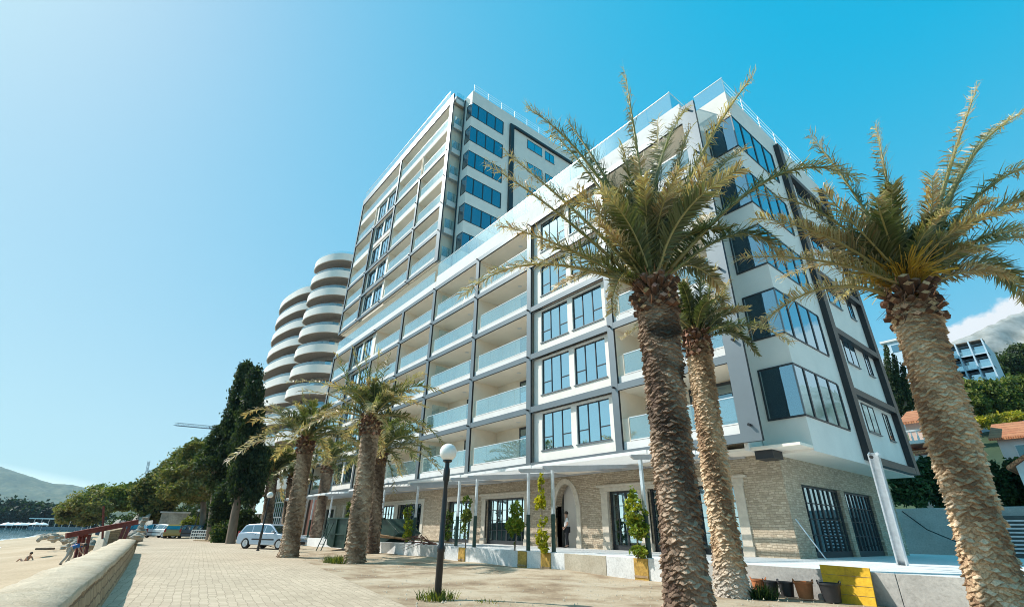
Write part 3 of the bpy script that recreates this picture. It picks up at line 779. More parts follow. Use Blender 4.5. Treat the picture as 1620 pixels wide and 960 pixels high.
# ------------------------------------------------------------------ pergola in front of the stone ground floor
PG = thing('pergola', 'long white slatted pergola on paired galvanised posts along the terrace', 'pergola', (-30, 17, TZ))
SEG = [(-10.55, -14.95), (-16.45, -20.3), (-21.85, -26.2), (-30.6, -35.2), (-39.95, -44.2), (-46.4, -50.6)]
YP, YB = 13.98 + .12, 20.2
def pz(y): return 3.62 + (y - 13.5) * .102
posts = []
for (x0, x1) in SEG:
    for x in (x0, x1):
        posts.append(x)
        q = MB(); q.box(x - .05, x + .05, YP - .05, YP + .05, TZ + 1.35, pz(YP) + .12, 'galvanised')
        po = q.build('post', PG)
        q = MB(); q.lathe([(.085, TZ), (.085, TZ + 1.35), (.02, TZ + 1.36)], 'skip_green', (x, YP, 0), 12); q.build('sleeve', po, smooth=True)
        q = MB(); q.box(x - .09, x + .09, YP - .09, YP + .09, TZ + .001, TZ + .03, 'galvanised'); q.build('base_plate', po)
        s = .075; q = MB()
        q.prism([(13.45, pz(13.45) + .11), (13.45, pz(13.45) + .05), (13.62, pz(13.6) - .05), (YB, pz(YB) - .05), (YB, pz(YB) + .11)], x + s, x + s + .07, 'pergola_grey', 'yz'); q.build('rafter', PG)
    a, c = min(x0, x1) - .7, max(x0, x1) + .55; q = MB(); y = 13.75; k = 0
    while y < YB - .05:
        q.box(a, c, y, y + .05, pz(y) + .112, pz(y) + .23, 'pergola_white'); y += .27
    q.build('slats', PG)
q = MB(); q.box(-51.3, -9.9, YB, YB + .09, pz(YB) - .07, pz(YB) + .16, 'pergola_grey'); q.build('wall_beam', PG)

# footing blocks of yellow formwork set in the kerb under posts
for n_, x in enumerate((-10.75, -15.2, -16.6, -21.0, -30.9)):
    q = MB(); q.box(x - .26, x + .26, 13.88, 13.929, -.12, TZ + .004, 'yellow_block'); q.box(x - .255, x + .255, 13.86, 13.879, .1, .16, 'timber')
    o = q.build('formwork_panel', smooth=False)
    tag(o, ['brown-yellow formwork panel on the kerb below the bushy post nearest the big palms', 'yellow formwork panel on the kerb below the tall yellow climber', 'narrow yellow formwork panel on the kerb below the bushy green climber', 'small yellow formwork panel on the kerb behind the lamp post', 'small faded yellow formwork panel on the kerb beside the green skip'][n_], 'panel', 'yellow formwork panels along the kerb')

# ------------------------------------------------------------------ leaves: climbers, shrubs, tree crowns
def leaf_cloud(lobes, n, size, cols, seed=0, gap=.35, freq=.9, flat=0.0, aspect=1.9):
    """many leaf-sized faces spread through lobes (x, y, z, rx, ry, rz), thinned by a noise so that gaps show"""
    g = np.random.default_rng(seed); P = []; vol = np.array([l[3] * l[4] * l[5] for l in lobes]) ** .72; vol = vol / vol.sum()
    for l, f in zip(lobes, vol):
        k = int(n * f * 1.6) + 4; d = g.normal(size=(k, 3)); d /= np.linalg.norm(d, axis=1)[:, None]
        r = g.uniform(0.25, 1.0, k) ** .45; r *= np.where(g.random(k) < .14, g.uniform(1, 1.3, k), 1); r *= 1 + .16 * np.sin(d[:, 0] * 5 + seed) * np.cos(d[:, 2] * 6 + d[:, 1] * 4)
        P.append(d * r[:, None] * np.array(l[3:6]) + np.array(l[:3]))
    P = np.concatenate(P)
    ph = g.uniform(0, 6, (6, 3)); nz = np.zeros(len(P))
    for i in range(6):
        kx = g.normal(size=3) * freq * (1 + i * .6); nz += np.sin(P @ kx + ph[i, 0]) / (1 + i * .35)
    thr = np.quantile(nz, gap); keep = nz > thr - g.exponential(.25, len(P)); P = P[keep]; nz = nz[keep]
    if len(P) > n: idx = g.permutation(len(P))[:n]; P = P[idx]; nz = nz[idx]
    k = len(P); a = g.normal(size=(k, 3)); a[:, 2] *= (1 - flat); a /= np.linalg.norm(a, axis=1)[:, None]
    b_ = np.cross(a, g.normal(size=(k, 3))); b_ /= np.linalg.norm(b_, axis=1)[:, None]
    s = size * g.uniform(.6, 1.4, k)[:, None]
    V = np.stack([P - a * s * aspect / 2, P + b_ * s * .5, P + a * s * aspect / 2, P - b_ * s * .5], 1).reshape(-1, 3)
    F = np.arange(4 * k).reshape(-1, 4)
    cols = np.array(cols); z = (nz - nz.min()) / (np.ptp(nz) + 1e-6)
    ci = np.clip((z * len(cols) + g.normal(0, .7, k)).astype(int), 0, len(cols) - 1)
    C = cols[ci] * g.uniform(.7, 1.3, k)[:, None]
    return V, F, np.repeat(C, 4, 0)
YG = [(.10, .15, .02), (.17, .22, .025), (.26, .28, .03), (.36, .33, .03)]
YEL = [(.26, .26, .02), (.42, .38, .02), (.55, .46, .03)]
GR = [(.035, .065, .018), (.055, .095, .022), (.085, .12, .03)]
DK = [(.020, .036, .018), (.034, .055, .024), (.065, .085, .034)]
PINE = [(.075, .10, .032), (.13, .145, .045), (.22, .195, .07), (.29, .235, .095)]
OLV = [(.12, .14, .03), (.18, .19, .035), (.25, .23, .05)]
HILL = [(.045, .075, .02), (.08, .12, .025), (.14, .17, .035), (.20, .20, .05)]
def climber(x, y, h, lobes, n, cols, label, seed, stems=2):
    t = thing('climbing_plant', label, 'plant', (x, y, TZ), 'climbing plants beside the pergola posts')
    q = MB()
    for s in range(stems):
        o = random.uniform(-.06, .06); q.tube([(x + o, y + o, TZ), (x - o * 1.5, y, TZ + h * .4), (x + o, y - o, TZ + h * .92)], [.018, .013, .006], 'bark', 6)
    q.build('stem', t)
    V, F, C = leaf_cloud([(x + a, y + b_, TZ + c, d, d * .8, e) for a, b_, c, d, e in lobes], int(n * .9), .075, cols, seed, .5, 4.5, .2)
    fast_mesh('leaves', V, F, 'foliage', C, t, origin=(x, y, TZ))
climber(-10.75, 13.85, 2.1, [(0, 0, 1.35, .42, .5), (.1, 0, .85, .36, .3), (-.05, 0, 1.85, .16, .3), (0, 0, .2, .28, .2)], 1500, YG, 'bushy yellow-green climber on the post nearest the thick-trunked palms', 3)
climber(-15.3, 13.8, 2.9, [(0, 0, 2.35, .14, .55), (-.05, 0, 1.75, .26, .3), (0, 0, 1.15, .24, .25), (0, 0, .45, .28, .35), (.15, 0, .1, .16, .15)], 1300, YEL, 'tall narrow bright yellow climber beside the arched doorway', 5)
climber(-16.95, 13.85, 1.95, [(0, 0, 1.55, .32, .3), (-.05, 0, .95, .46, .35), (0, 0, .5, .36, .3)], 1500, YG[:3], 'full green climber standing before the large glazed doors', 8)
climber(-20.75, 13.9, 2.4, [(0, 0, 2.0, .26, .28), (.0, 0, 1.35, .28, .35), (-.1, 0, .7, .2, .3)], 800, HILL[1:], 'loose green climber bending at the left post of the nearest pair', 9)
climber(-22.4, 13.9, 1.7, [(0, 0, 1.2, .3, .4), (0, 0, .6, .28, .35)], 800, HILL, 'short dense dark green climber right of the lamp post', 12)
climber(-26.7, 13.9, 2.2, [(0, 0, 1.6, .3, .5), (.3, 0, .9, .36, .35), (.2, 0, .4, .3, .3)], 900, YG, 'straggly yellow-green climber left of the lamp post, planks behind it', 14)
climber(-35.6, 13.9, 2.6, [(0, 0, 2.2, .3, .3), (0, 0, 1.3, .25, .5)], 500, HILL, 'small climber showing above the rim of the green skip', 16)

# ------------------------------------------------------------------ palms
def bez(P, n):
    P = np.array(P, float); t = np.linspace(0, 1, n)[:, None]
    if len(P) == 3: return (1 - t) ** 2 * P[0] + 2 * t * (1 - t) * P[1] + t ** 2 * P[2]
    return (1 - t) ** 3 * P[0] + 3 * t * (1 - t) ** 2 * P[1] + 3 * t * t * (1 - t) * P[2] + t ** 3 * P[3]
GREEN = np.array((.098, .118, .044)); GREEN2 = np.array((.19, .185, .075)); TAN = np.array((.56, .42, .265)); BROWN = np.array((.32, .18, .08))
def frond_mesh(P, seed, dry=.3, nleaf=64, Lmax=None, wid=.022, side0=None):
    """pinnate palm leaf along the curve P: rachis tube plus leaflets in a V; tips go dry"""
    g = np.random.default_rng(seed); n = 28; C = bez(P, n); L = np.linalg.norm(np.diff(C, axis=0), axis=1).sum(); Lmax = min(Lmax or L * .15, L * .165)
    V = []; F = []; K = []
    T = np.gradient(C, axis=0); T /= np.linalg.norm(T, axis=1)[:, None]
    up = np.array((0, 0, 1.0)); Sd = np.cross(T, up); bad = np.linalg.norm(Sd, axis=1) < .15
    ref = np.array(side0) if side0 is not None else np.array((math.cos(seed), math.sin(seed), 0))
    Sd[bad] = ref; Sd[0] = Sd[1]
    for i in range(1, n):
        if Sd[i] @ Sd[i - 1] < 0: Sd[i] = -Sd[i]
    Sd /= np.linalg.norm(Sd, axis=1)[:, None]; tw = g.uniform(-.5, .5); N = np.cross(Sd, T); N[N[:, 2] < -.05] *= 1
    if N[n // 2, 2] < 0: N = -N
    Sd2 = Sd * math.cos(tw) + N * math.sin(tw); N = N * math.cos(tw) - Sd * math.sin(tw); Sd = Sd2
    ry = np.array((.40, .35, .14)) * (1 - dry * .3) + BROWN * dry * .4
    r0 = L * .0095                        # rachis, five-sided
    for i in range(n):
        r = r0 * (1 - i / (n - 1)) ** .8 + .003; rr = r * (1.9 if i == 0 else 1)
        for k in range(5):
            a = 2 * math.pi * k / 5; V.append(C[i] + Sd[i] * math.cos(a) * rr * 1.3 + N[i] * math.sin(a) * rr); K.append(ry if i > 2 else ry * (1.0, .75, .6))
    for i in range(n - 1):
        for k in range(5):
            a = i * 5 + k; c = i * 5 + (k + 1) % 5; F.append((a, c, c + 5, a + 5))
    base = GREEN * g.uniform(.8, 1.15) * (1 - g.uniform(0, .25)) + GREEN2 * g.uniform(0, .22)
    for sd in (-1, 1):
        for j in range(nleaf):
            if g.random() < .10 + .12 * dry: continue
            t = .10 + .90 * (j + g.uniform(-.3, .3)) / nleaf; t = min(max(t, .08), .995); x = t * (n - 1); i = int(x); f = x - i
            p = C[i] * (1 - f) + C[min(i + 1, n - 1)] * f; tt, ss, nn = T[i], Sd[i], N[i]
            l = Lmax * (min(1, .25 + 3.2 * (t - .08)) * (1 - .26 * max(0, t - .5) / .5)) * g.uniform(.8, 1.12)
            fw = .6 + .55 * t; lift = g.uniform(-.4, .95)
            d = ss * sd + tt * fw + nn * lift; d /= np.linalg.norm(d)
            dr = np.clip((t - (.95 - dry * 1.0)) * 3 + g.normal(0, .22), 0, 1)
            curl = (.16 + .5 * dr) * g.uniform(.4, 1.3)
            d2 = d + np.array((0, 0, -1)) * curl + g.normal(0, .2 + .5 * dr, 3); d2 /= np.linalg.norm(d2)
            m_ = p + d * l * .5; e = m_ + d2 * l * .5 * (1 - .25 * dr)
            wv = np.cross(d, nn); wv = wv / (np.linalg.norm(wv) + 1e-6) * wid * (1 - .4 * dr) * g.uniform(.8, 1.2)
            if g.random() < .5: wv = wv * .8 + nn * wid * .5
            b0 = len(V); V += [p - wv * .5, p + wv * .5, m_ - wv, m_ + wv, e - wv * .15, e + wv * .15]
            c0 = base * g.uniform(.75, 1.25); tan = (TAN if g.random() < .75 else BROWN * 1.3) * g.uniform(.7, 1.25)
            dm = min(1, dr * 1.0); de = min(1, dr * 1.2 + dry * .55 * g.random())
            K += [c0 * (1 - dr * .8) + tan * dr * .8] * 2 + [c0 * (1 - dm) + tan * dm] * 2 + [c0 * (1 - de) + tan * de] * 2
            F += [(b0, b0 + 1, b0 + 3, b0 + 2), (b0 + 2, b0 + 3, b0 + 5, b0 + 4)]
    return np.array(V), np.array(F), np.clip(np.array(K), .005, 1)
def trunk_mesh(pts, rads, nu, rowh, per, cols, seed, flare=.18, rough=1.0):
    """bark of overlapping leaf-scar lips"""
    g = np.random.default_rng(seed); C = np.array(pts, float)
    seg = np.linalg.norm(np.diff(C, axis=0), axis=1); Lg = seg.sum(); nv = int(Lg / rowh * 4.5)
    s = np.linspace(0, Lg, nv); cum = np.concatenate([[0], np.cumsum(seg)])
    P = np.stack([np.interp(s, cum, C[:, k]) for k in range(3)], 1); rad = np.interp(s, cum, rads)
    rad = rad * (1 + flare * np.exp(-s / .45))
    U = np.linspace(0, 1, nu, endpoint=False); uu, ss = np.meshgrid(U, s)
    wob = .22 * np.sin(uu * 6.28 * 3 + ss * 2) + .3 * np.sin(uu * 6.2832 * 5 - ss * 5.1 + seed) + .33 * np.sin(uu * 6.2832 * 9 + ss * 11) + .25 * np.sin(uu * 6.2832 * 14 - ss * 23 + 2)
    v_ = ss / rowh + wob; pq = uu * per + .16 * np.sin(ss * 13 + uu * 6.2832 * 2) + .12 * np.sin(ss * 29 - uu * 6.2832 * 3); PA = pq + .5 * v_; QA = -pq + .5 * v_
    pi_ = np.floor(PA).astype(int); qi = np.floor(QA).astype(int); fa, fb = PA - pi_, QA - qi
    tab = g.uniform(0, 1, (997,)); ri = pi_ + qi; ai = (pi_ - qi) % (2 * per)
    cell = tab[(ri * 57 + ai * 131) % 997]
    up_ = (fa + fb) * .5; edge = np.minimum(np.minimum(fa, 1 - fa), np.minimum(fb, 1 - fb))
    lip = (1 - up_) ** 1.2 * np.clip(edge * 9, 0, 1)
    disp = rough * .085 * (lip * (.25 + 1.15 * cell ** 1.3)) + .022 * (np.sin(uu * 6.28 * 2 + ss * 1.1 + seed) + np.sin(ss * 2.3 + uu * 12.566)) * .6
    disp += g.normal(0, .0055 * rough, disp.shape)
    rr = rad[:, None] + disp - .03
    ang = 2 * math.pi * uu
    V = np.stack([P[:, None, 0] + rr * np.cos(ang), P[:, None, 1] + rr * np.sin(ang), P[:, None, 2] - .02 * lip], 2).reshape(-1, 3)
    cols = np.array(cols); k = cols[np.clip(((cell * .5 + .25 + .25 * np.sin(ss * 1.7 + uu * 12.566 + seed)) * len(cols)).astype(int), 0, len(cols) - 1)] * (.8 + .4 * tab[(ri * 7 + ai * 3 + 11) % 997])[..., None]
    i, j = np.meshgrid(np.arange(nv - 1), np.arange(nu), indexing='ij'); j2 = (j + 1) % nu
    F = np.stack([i * nu + j, i * nu + j2, (i + 1) * nu + j2, (i + 1) * nu + j], 2).reshape(-1, 4)
    return V, F, k.reshape(-1, 3)
def boots(c, r, h, n, rows, seed, pale, dark, axis=(0, 0, 1)):
    """the collar of cut leaf bases under the crown: splayed wedges with pale cut ends"""
    g = np.random.default_rng(seed); V = []; F = []; K = []; c = np.array(c, float)
    for q in range(rows):
        for k in range(n):
            a = 2 * math.pi * (k + .5 * (q % 2) + g.uniform(-.25, .25)) / n; z = -h * .5 + h * (q + g.uniform(-.3, .3)) / max(1, rows - 1)
            o = np.array((math.cos(a), math.sin(a), 0)); t = np.array((-math.sin(a), math.cos(a), 0)); u = np.array((0, 0, 1.0))
            d = o * .95 + u * (.02 + .75 * (q / rows) ** 1.3) + t * g.uniform(-.12, .12); d /= np.linalg.norm(d); n2 = np.cross(t, d)
            L_ = r * g.uniform(.24, .58) * (1 + .35 * q / rows); w0 = r * 3.3 / n; w1 = w0 * g.uniform(.5, .95); th = r * g.uniform(.11, .2)
            p = c + o * r * .78 + u * z; e = p + d * L_
            b0 = len(V)
            for (cc, ww, hh) in ((p, w0, th * 1.5), (e, w1, th)):
                V += [cc - t * ww - n2 * 0, cc + n2 * hh, cc + t * ww, cc - n2 * hh]
            tilt = o * .06 * r * 0
            dk = np.array(dark) * g.uniform(.6, 1.5); pl = np.array(pale) * g.uniform(.35, 1.0) * (1, g.uniform(.72, 1), g.uniform(.55, 1))
            if g.random() < .3: pl = dk * 1.5
            K += [dk] * 8
            for s in range(4): F.append((b0 + s, b0 + (s + 1) % 4, b0 + 4 + (s + 1) % 4, b0 + 4 + s))
            b1 = len(V); V += [V[b0 + 4 + s] + d * .004 for s in range(4)]; K += [pl] * 4; F.append((b1, b1 + 1, b1 + 2, b1 + 3))
    for q in range(n * 14):
        a = g.uniform(0, 6.283); o = np.array((math.cos(a), math.sin(a), 0)); p = c + o * r * g.uniform(.85, 1.2) + np.array((0, 0, g.uniform(-.5, .75) * h)); e = p + o * g.uniform(.02, .22) + np.array((g.normal(0, .06), g.normal(0, .06), g.uniform(-.28, .2)))
        wv = np.array((-o[1], o[0], 0)) * g.uniform(.006, .02); b0 = len(V); V += [p - wv, p + wv, e + wv * .3, e - wv * .3]; K += [np.array(dark) * g.uniform(.8, 3.2)] * 4; F.append((b0, b0 + 1, b0 + 2, b0 + 3))
    return np.array(V), np.array(F), np.array(K)
BK1 = [(0.106, 0.065, 0.045), (0.181, 0.119, 0.08), (0.288, 0.2, 0.138), (0.413, 0.306, 0.219)]
BK2 = [(0.25, 0.152, 0.088), (0.4, 0.269, 0.163), (0.562, 0.406, 0.256), (0.663, 0.512, 0.356)]
BK3 = [(0.15, 0.098, 0.062), (0.25, 0.175, 0.115), (0.362, 0.263, 0.181), (0.475, 0.362, 0.256)]
GP = 'date palms along the promenade'
def palm(label, base, crown, r0, r1, detail, cols, seed, mid=None, patch=False, collar=.62, flare=.12, foot=False):
    t = thing('palm_tree', label, 'palm', base, GP); b_, c = Vector(base), Vector(crown)
    pts = [b_ + Vector((0, 0, -.15)), mid or (b_ + c) / 2 + Vector((0, 0, 0)), c + Vector((0, 0, .1))]
    pts = bez(pts, 24) if mid is not None else np.array([np.array(pts[0]) * (1 - k) + np.array(pts[2]) * k for k in np.linspace(0, 1, 24)])
    nu, rowh, per = (208, .043, 12) if detail > 1 else ((96, .062, 10) if detail == 1 else (48, .10, 9))
    V, F, K = trunk_mesh(pts, [r0 + (r1 - r0) * k - .05 * r0 * math.sin(math.pi * k) for k in np.linspace(0, 1, 24)], nu, rowh, per, cols, seed, flare)
    if patch:           # old fire-blackened patches high on this trunk
        z = (V[:, 2] - b_.z) / (c.z - b_.z); a = np.sin(V[:, 0] * 5.1 + V[:, 2] * 1.7) + np.sin(V[:, 1] * 4.3 - V[:, 2] * 2.9 + 1) + np.sin(V[:, 2] * 5.7 + V[:, 0] * 2)
        msk = np.clip((a - .1) * 1.6, 0, 1) * np.clip((z - .45) * 6, 0, 1) * np.clip((.93 - z) * 14, 0, 1); K = K * (1 - msk[:, None] * .82)
    if foot:            # lime-washed, worn foot
        z = V[:, 2] - b_.z; msk = np.clip((.95 - z) * 1.6 + .5 * np.sin(V[:, 0] * 7 + z * 5) * np.sin(V[:, 1] * 6), 0, 1)[:, None]; K = K * (1 - .8 * msk) + np.array((.52, .48, .42)) * .8 * msk
    fast_mesh('trunk', V, F, 'palm_bark', K, t, smooth=detail < 1, origin=base)
    V, F, K = boots(c + Vector((0, 0, .05)), r1 * 1.02, collar, 13 if detail else 11, 5 if detail else 4, seed, (.60, .42, .27), (.13, .065, .038))
    fast_mesh('leaf_base_collar', V, F, 'palm_bark', K, t, origin=base)
    return t
def add_frond(t, P, seed, dry, nleaf, wid, Lmax=None):
    V, F, K = frond_mesh(P, seed, dry, nleaf, Lmax, wid)
    return fast_mesh('frond', V, F, 'frond', K, t, origin=t.location)
def photo_fronds(t, crown, depth, table, seed, nleaf, wid, Lm):
    """fronds measured one by one: (tip u, tip v, middle u, middle v, metres nearer or farther at the tip, dryness)"""
    for k, (tu, tv, mu, mv, dd, dry) in enumerate(table):
        c = np.array(crown) + np.array((random.uniform(-.16, .16), random.uniform(-.16, .16), random.uniform(0, .25)))
        e = np.array(at(tu, tv, depth + dd)); m_ = np.array(at(mu, mv, depth + dd * .45)); ctrl = 2 * m_ - .5 * c - .5 * e
        add_frond(t, [c, ctrl, e], seed * 100 + k, dry, nleaf, wid, Lm)
def wild_fronds(t, crown, n, Lr, seed, nleaf, wid, dry=.3, lo=-.35, hi=1.35, Lm=None, az=None):
    g = np.random.default_rng(seed)
    for k in range(n):
        q = (k + .5) / n; el = lo + (hi - lo) * q ** .85 + g.uniform(-.1, .1); a = k * 2.39996 + g.uniform(-.2, .2)
        if az: a = g.uniform(*az)
        L_ = g.uniform(*Lr) * (1.05 - .25 * max(0, el)); d = np.array((math.cos(a) * math.cos(el), math.sin(a) * math.cos(el), math.sin(el)))
        d0 = np.array((math.cos(a) * math.cos(min(1.45, el + .5)), math.sin(a) * math.cos(min(1.45, el + .5)), math.sin(min(1.45, el + .5))))
        c = np.array(crown) + d * .12 + np.array((0, 0, g.uniform(0, .3)))
        e = c + d * L_ * .95 - np.array((0, 0, L_ * .16)); ctrl = c + d0 * L_ * .55
        add_frond(t, [c, ctrl, e], seed * 77 + k, min(.95, max(0.05, dry + g.normal(0, .18) + (.25 if el < .1 else 0))), nleaf, wid, Lm)

# the big palm in the middle
b1 = onz(1092, 985); c1 = at(1038, 476, 9.35)
P1 = palm('largest palm in front of the building, thick dark trunk with blackened patches', tuple(b1), tuple(c1), .385, .40, 2, BK1, 1, patch=True, flare=.04)
photo_fronds(P1, c1 + Vector((0, 0, .2)), 9.35, [
    (988, 112, 1012, 270, .1, .35), (835, 172, 935, 265, -.5, .35), (900, 196, 962, 290, .9, .1), (868, 205, 950, 300, .6, .3), (772, 262, 880, 335, -.4, .75), (800, 242, 905, 330, .3, .5),
    (733, 468, 860, 418, -.7, .8), (790, 356, 900, 395, -.5, .55), (1192, 120, 1108, 250, -.1, .55), (1085, 174, 1040, 275, .7, .2), (1092, 205, 1063, 300, .8, .25), (1176, 238, 1112, 300, .7, .3),
    (1356, 284, 1215, 285, -.6, .45), (1238, 412, 1160, 372, .1, .3), (1010, 250, 1022, 360, -1.0, .45), (975, 300, 1008, 370, 1.2, .3), (1120, 340, 1090, 390, 1.2, .3),
    (940, 350, 985, 390, -1.1, .65), (880, 455, 955, 430, .8, .5), (1140, 455, 1090, 420, .9, .3), (968, 495, 985, 440, -.6, .6), 
    (912, 300, 965, 360, -1.0, .7), (1120, 255, 1080, 340, -1.2, .6), (985, 230, 1010, 340, .8, .3), (1040, 190, 1038, 320, 1.1, .25), (860, 390, 940, 410, .5, .7)], 1, 170, .019, .52)
wild_fronds(P1, c1 + Vector((0, 0, .25)), 22, (2.8, 4.0), 101, 140, .019, .4, lo=.6, hi=1.35, Lm=.45)
# its neighbour behind, whose crown shows at the right of the first trunk
b2 = onz(1160, 945); c2 = at(1104, 548, 13.1)
P2 = palm('second thick palm just right of and behind the largest one, pale whitened foot', tuple(b2), tuple(c2), .375, .325, 2, BK2, 2, foot=True, flare=.1)
photo_fronds(P2, c2 + Vector((0, 0, .2)), 13.1, [(1132, 422, 1118, 480, .2, .3), (1182, 488, 1140, 500, -.2, .4), (1198, 562, 1160, 528, -.2, .15), (1085, 440, 1092, 490, .4, .2), (1150, 448, 1128, 490, .9, .3), (985, 535, 1045, 505, .5, .3),
    (1148, 500, 1135, 470, .6, .9), (1040, 430, 1070, 480, .6, .3), (1060, 410, 1080, 470, -.2, .3), (1110, 410, 1108, 470, -.5, .3), (1165, 530, 1140, 520, .8, .2)], 2, 110, .025, .5)
wild_fronds(P2, c2 + Vector((0, 0, .2)), 14, (1.5, 2.6), 102, 90, .025, .2, lo=-.2, hi=1.2, Lm=.5)
# the palm at the right edge
b3 = onz(1596, 1003); c3 = at(1446, 488, 9.05)
P3 = palm('tall leaning palm at the right edge with rough tan trunk and orange fruit stalks', tuple(b3), tuple(c3), .38, .40, 2, BK2, 3, flare=.04)
photo_fronds(P3, c3 + Vector((0, 0, .2)), 9.05, [
    (1546, 138, 1495, 290, .1, .45), (1618, 180, 1530, 260, .5, .3), (1386, 200, 1410, 330, 0, .4), (1282, 214, 1360, 320, .5, .25), (1660, 268, 1560, 300, -.3, .4), (1665, 335, 1580, 330, -.6, .5), (1680, 400, 1580, 380, .2, .5),
    (1628, 474, 1545, 418, .5, .2), (1200, 308, 1320, 350, .3, .55), (1198, 345, 1320, 380, -.4, .75), (1172, 408, 1310, 415, -.2, .8), (1194, 522, 1310, 455, -.5, .85), (1300, 300, 1375, 380, -.9, .5), (1475, 280, 1465, 380, -1.1, .5),
    (1420, 300, 1435, 390, .9, .3), (1560, 400, 1510, 400, -1.2, .6), (1520, 260, 1490, 360, .9, .3), (1600, 440, 1530, 430, -.7, .7), (1370, 330, 1410, 400, 1.1, .3), (1560, 320, 1510, 370, -.8, .55),
    (1640, 370, 1550, 380, .9, .3), (1280, 400, 1370, 420, .7, .6)], 3, 170, .019, .50)
wild_fronds(P3, c3 + Vector((0, 0, .25)), 20, (2.4, 3.6), 103, 140, .019, .4, lo=.5, hi=1.3, Lm=.45)
g = np.random.default_rng(5); V = []; F = []; K = []
for k in range(420):
    a = g.uniform(0, 6.28); d = np.array((math.cos(a), math.sin(a), .9)); p = np.array(c3) + np.array((0, 0, .35)) + d * g.uniform(.1, .35); L_ = g.uniform(.3, .8)
    e = p + np.array((math.cos(a) * .8 + g.normal(0, .2), math.sin(a) * .8 + g.normal(0, .2), .55 + g.normal(0, .35))) * L_; mid_ = (p + e) / 2 + np.array((0, 0, .12)); wv = np.cross(e - p, g.normal(size=3)); wv = wv / np.linalg.norm(wv) * .012
    b0 = len(V); V += [p - wv, p + wv, mid_ - wv, mid_ + wv, e - wv, e + wv]; cc = np.array((.50, .30, .05)) * g.uniform(.7, 1.3); K += [cc] * 6; F += [(b0, b0 + 1, b0 + 3, b0 + 2), (b0 + 2, b0 + 3, b0 + 5, b0 + 4)]
fast_mesh('fruit_stalks', np.array(V), np.array(F), 'frond', np.clip(np.array(K), 0, 1), P3, origin=P3.location)
# the row further along
def row_palm(label, bu, bv, cu, cv, d, r0, r1, cols, seed, L_, nf, dry, nleaf=46, wid=.03, table=None, base=None):
    bb = base or onz(bu, bv); bb = Vector(bb); dd = bb.x * _h.x + bb.y * _h.y; c = at(cu, cv, dd)
    t = palm(label, tuple(bb), tuple(c), r0, r1, 1 if dd < 36 else 0, cols, seed, collar=.7)
    wild_fronds(t, c + Vector((0, 0, .25)), int(nf * 1.35), L_, seed, int(nleaf * 1.3), wid * 1.15, dry, Lm=.62)
    if table: photo_fronds(t, c + Vector((0, 0, .2)), dd, table, seed, nleaf, wid, .55)
row_palm('palm with brown trunk right of the silver car, second from the lamp post', 456, 881, 484, 707, 0, .49, .37, BK3, 21, (2.8, 3.7), 26, .25, table=[(385, 660, 430, 650, 0, .85), (396, 668, 440, 664, .6, .8), (478, 618, 483, 660, 0, .1), (430, 640, 455, 665, 0, .3)])
row_palm('palm standing before the green skip with grass round its foot', 560, 890, 587, 676, 0, .46, .41, BK3, 22, (2.6, 3.5), 24, .35, table=[(455, 605, 530, 612, .3, .85), (475, 618, 535, 630, -.4, .9), (533, 560, 560, 620, 0, .25), (557, 545, 575, 610, .2, .3), (578, 545, 583, 610, -.3, .3), (600, 552, 594, 615, 0, .3), (616, 560, 600, 620, .3, .25), (700, 620, 640, 615, 0, .3), (672, 590, 625, 620, .4, .4)])
row_palm('palm directly behind the one by the skip, drooping green crown', 588, 878, 601, 725, 0, .40, .38, BK1, 23, (3.0, 4.0), 26, .1, table=[(702, 705, 655, 668, 0, .1), (690, 735, 645, 690, .4, .1), (622, 780, 618, 740, -.5, .3)])
row_palm('palm rising behind the left end of the skip', 496, 864, 519, 741, 0, .48, .44, BK1, 24, (3.0, 4.2), 24, .2, 36, .045)
row_palm('palm behind the silver car, left of two dark trunks', 0, 0, 431, 753, 0, .62, .52, BK1, 25, (4.2, 5.6), 30, .15, 40, .055, base=at(419, 851, 56) * 1.0)
row_palm('palm behind the silver car, right of two dark trunks', 0, 0, 461, 760, 0, .50, .42, BK1, 26, (4.0, 5.2), 26, .2, 40, .055, base=at(449, 851, 58) * 1.0)

# ------------------------------------------------------------------ street lamps
def lamp(x, y, hgt, label, n=28, g=.2):
    t = thing('street_lamp', label, 'lamp', (x, y, 0), 'globe lamps along the promenade')
    q = MB(); s = hgt / 3.2
    q.lathe([(.0, -.1), (.105, -.1), (.105, .03), (.075, .05), (.074, .9 * s), (.088, .92 * s), (.088, 1.0 * s), (.062, 1.05 * s), (.055, 2.0 * s), (.044, 2.3 * s), (.05, 2.31 * s), (.05, 2.36 * s), (.075, 2.42 * s), (.075, 2.62 * s), (.052, 2.72 * s), (.05, 2.80 * s), (.11, 2.83 * s), (.11, 2.86 * s), (0, 2.87 * s)], 'lamp_black', (x, y, 0), 18)
    q.build('pole', t, smooth=True)
    q = MB(); q.lathe([(g * math.sin(math.pi * k / 16), 2.86 * s + g - .02 - g * math.cos(math.pi * k / 16)) for k in range(17)], 'lamp_globe', (x, y, 0), n); q.build('globe', t, smooth=True)
lamp(-10.02, 6.09, 3.12, 'black lamp post with big white globe nearest the viewer, tuft of grass at its foot')
p = at(408, 869, 33.5); lamp(p.x, p.y, 3.4, 'black lamp post with white globe standing before the silver car')
p = at(306, 841, 66); lamp(p.x, p.y, 3.3, 'distant lamp with small white globe under the pines by the parked cars')

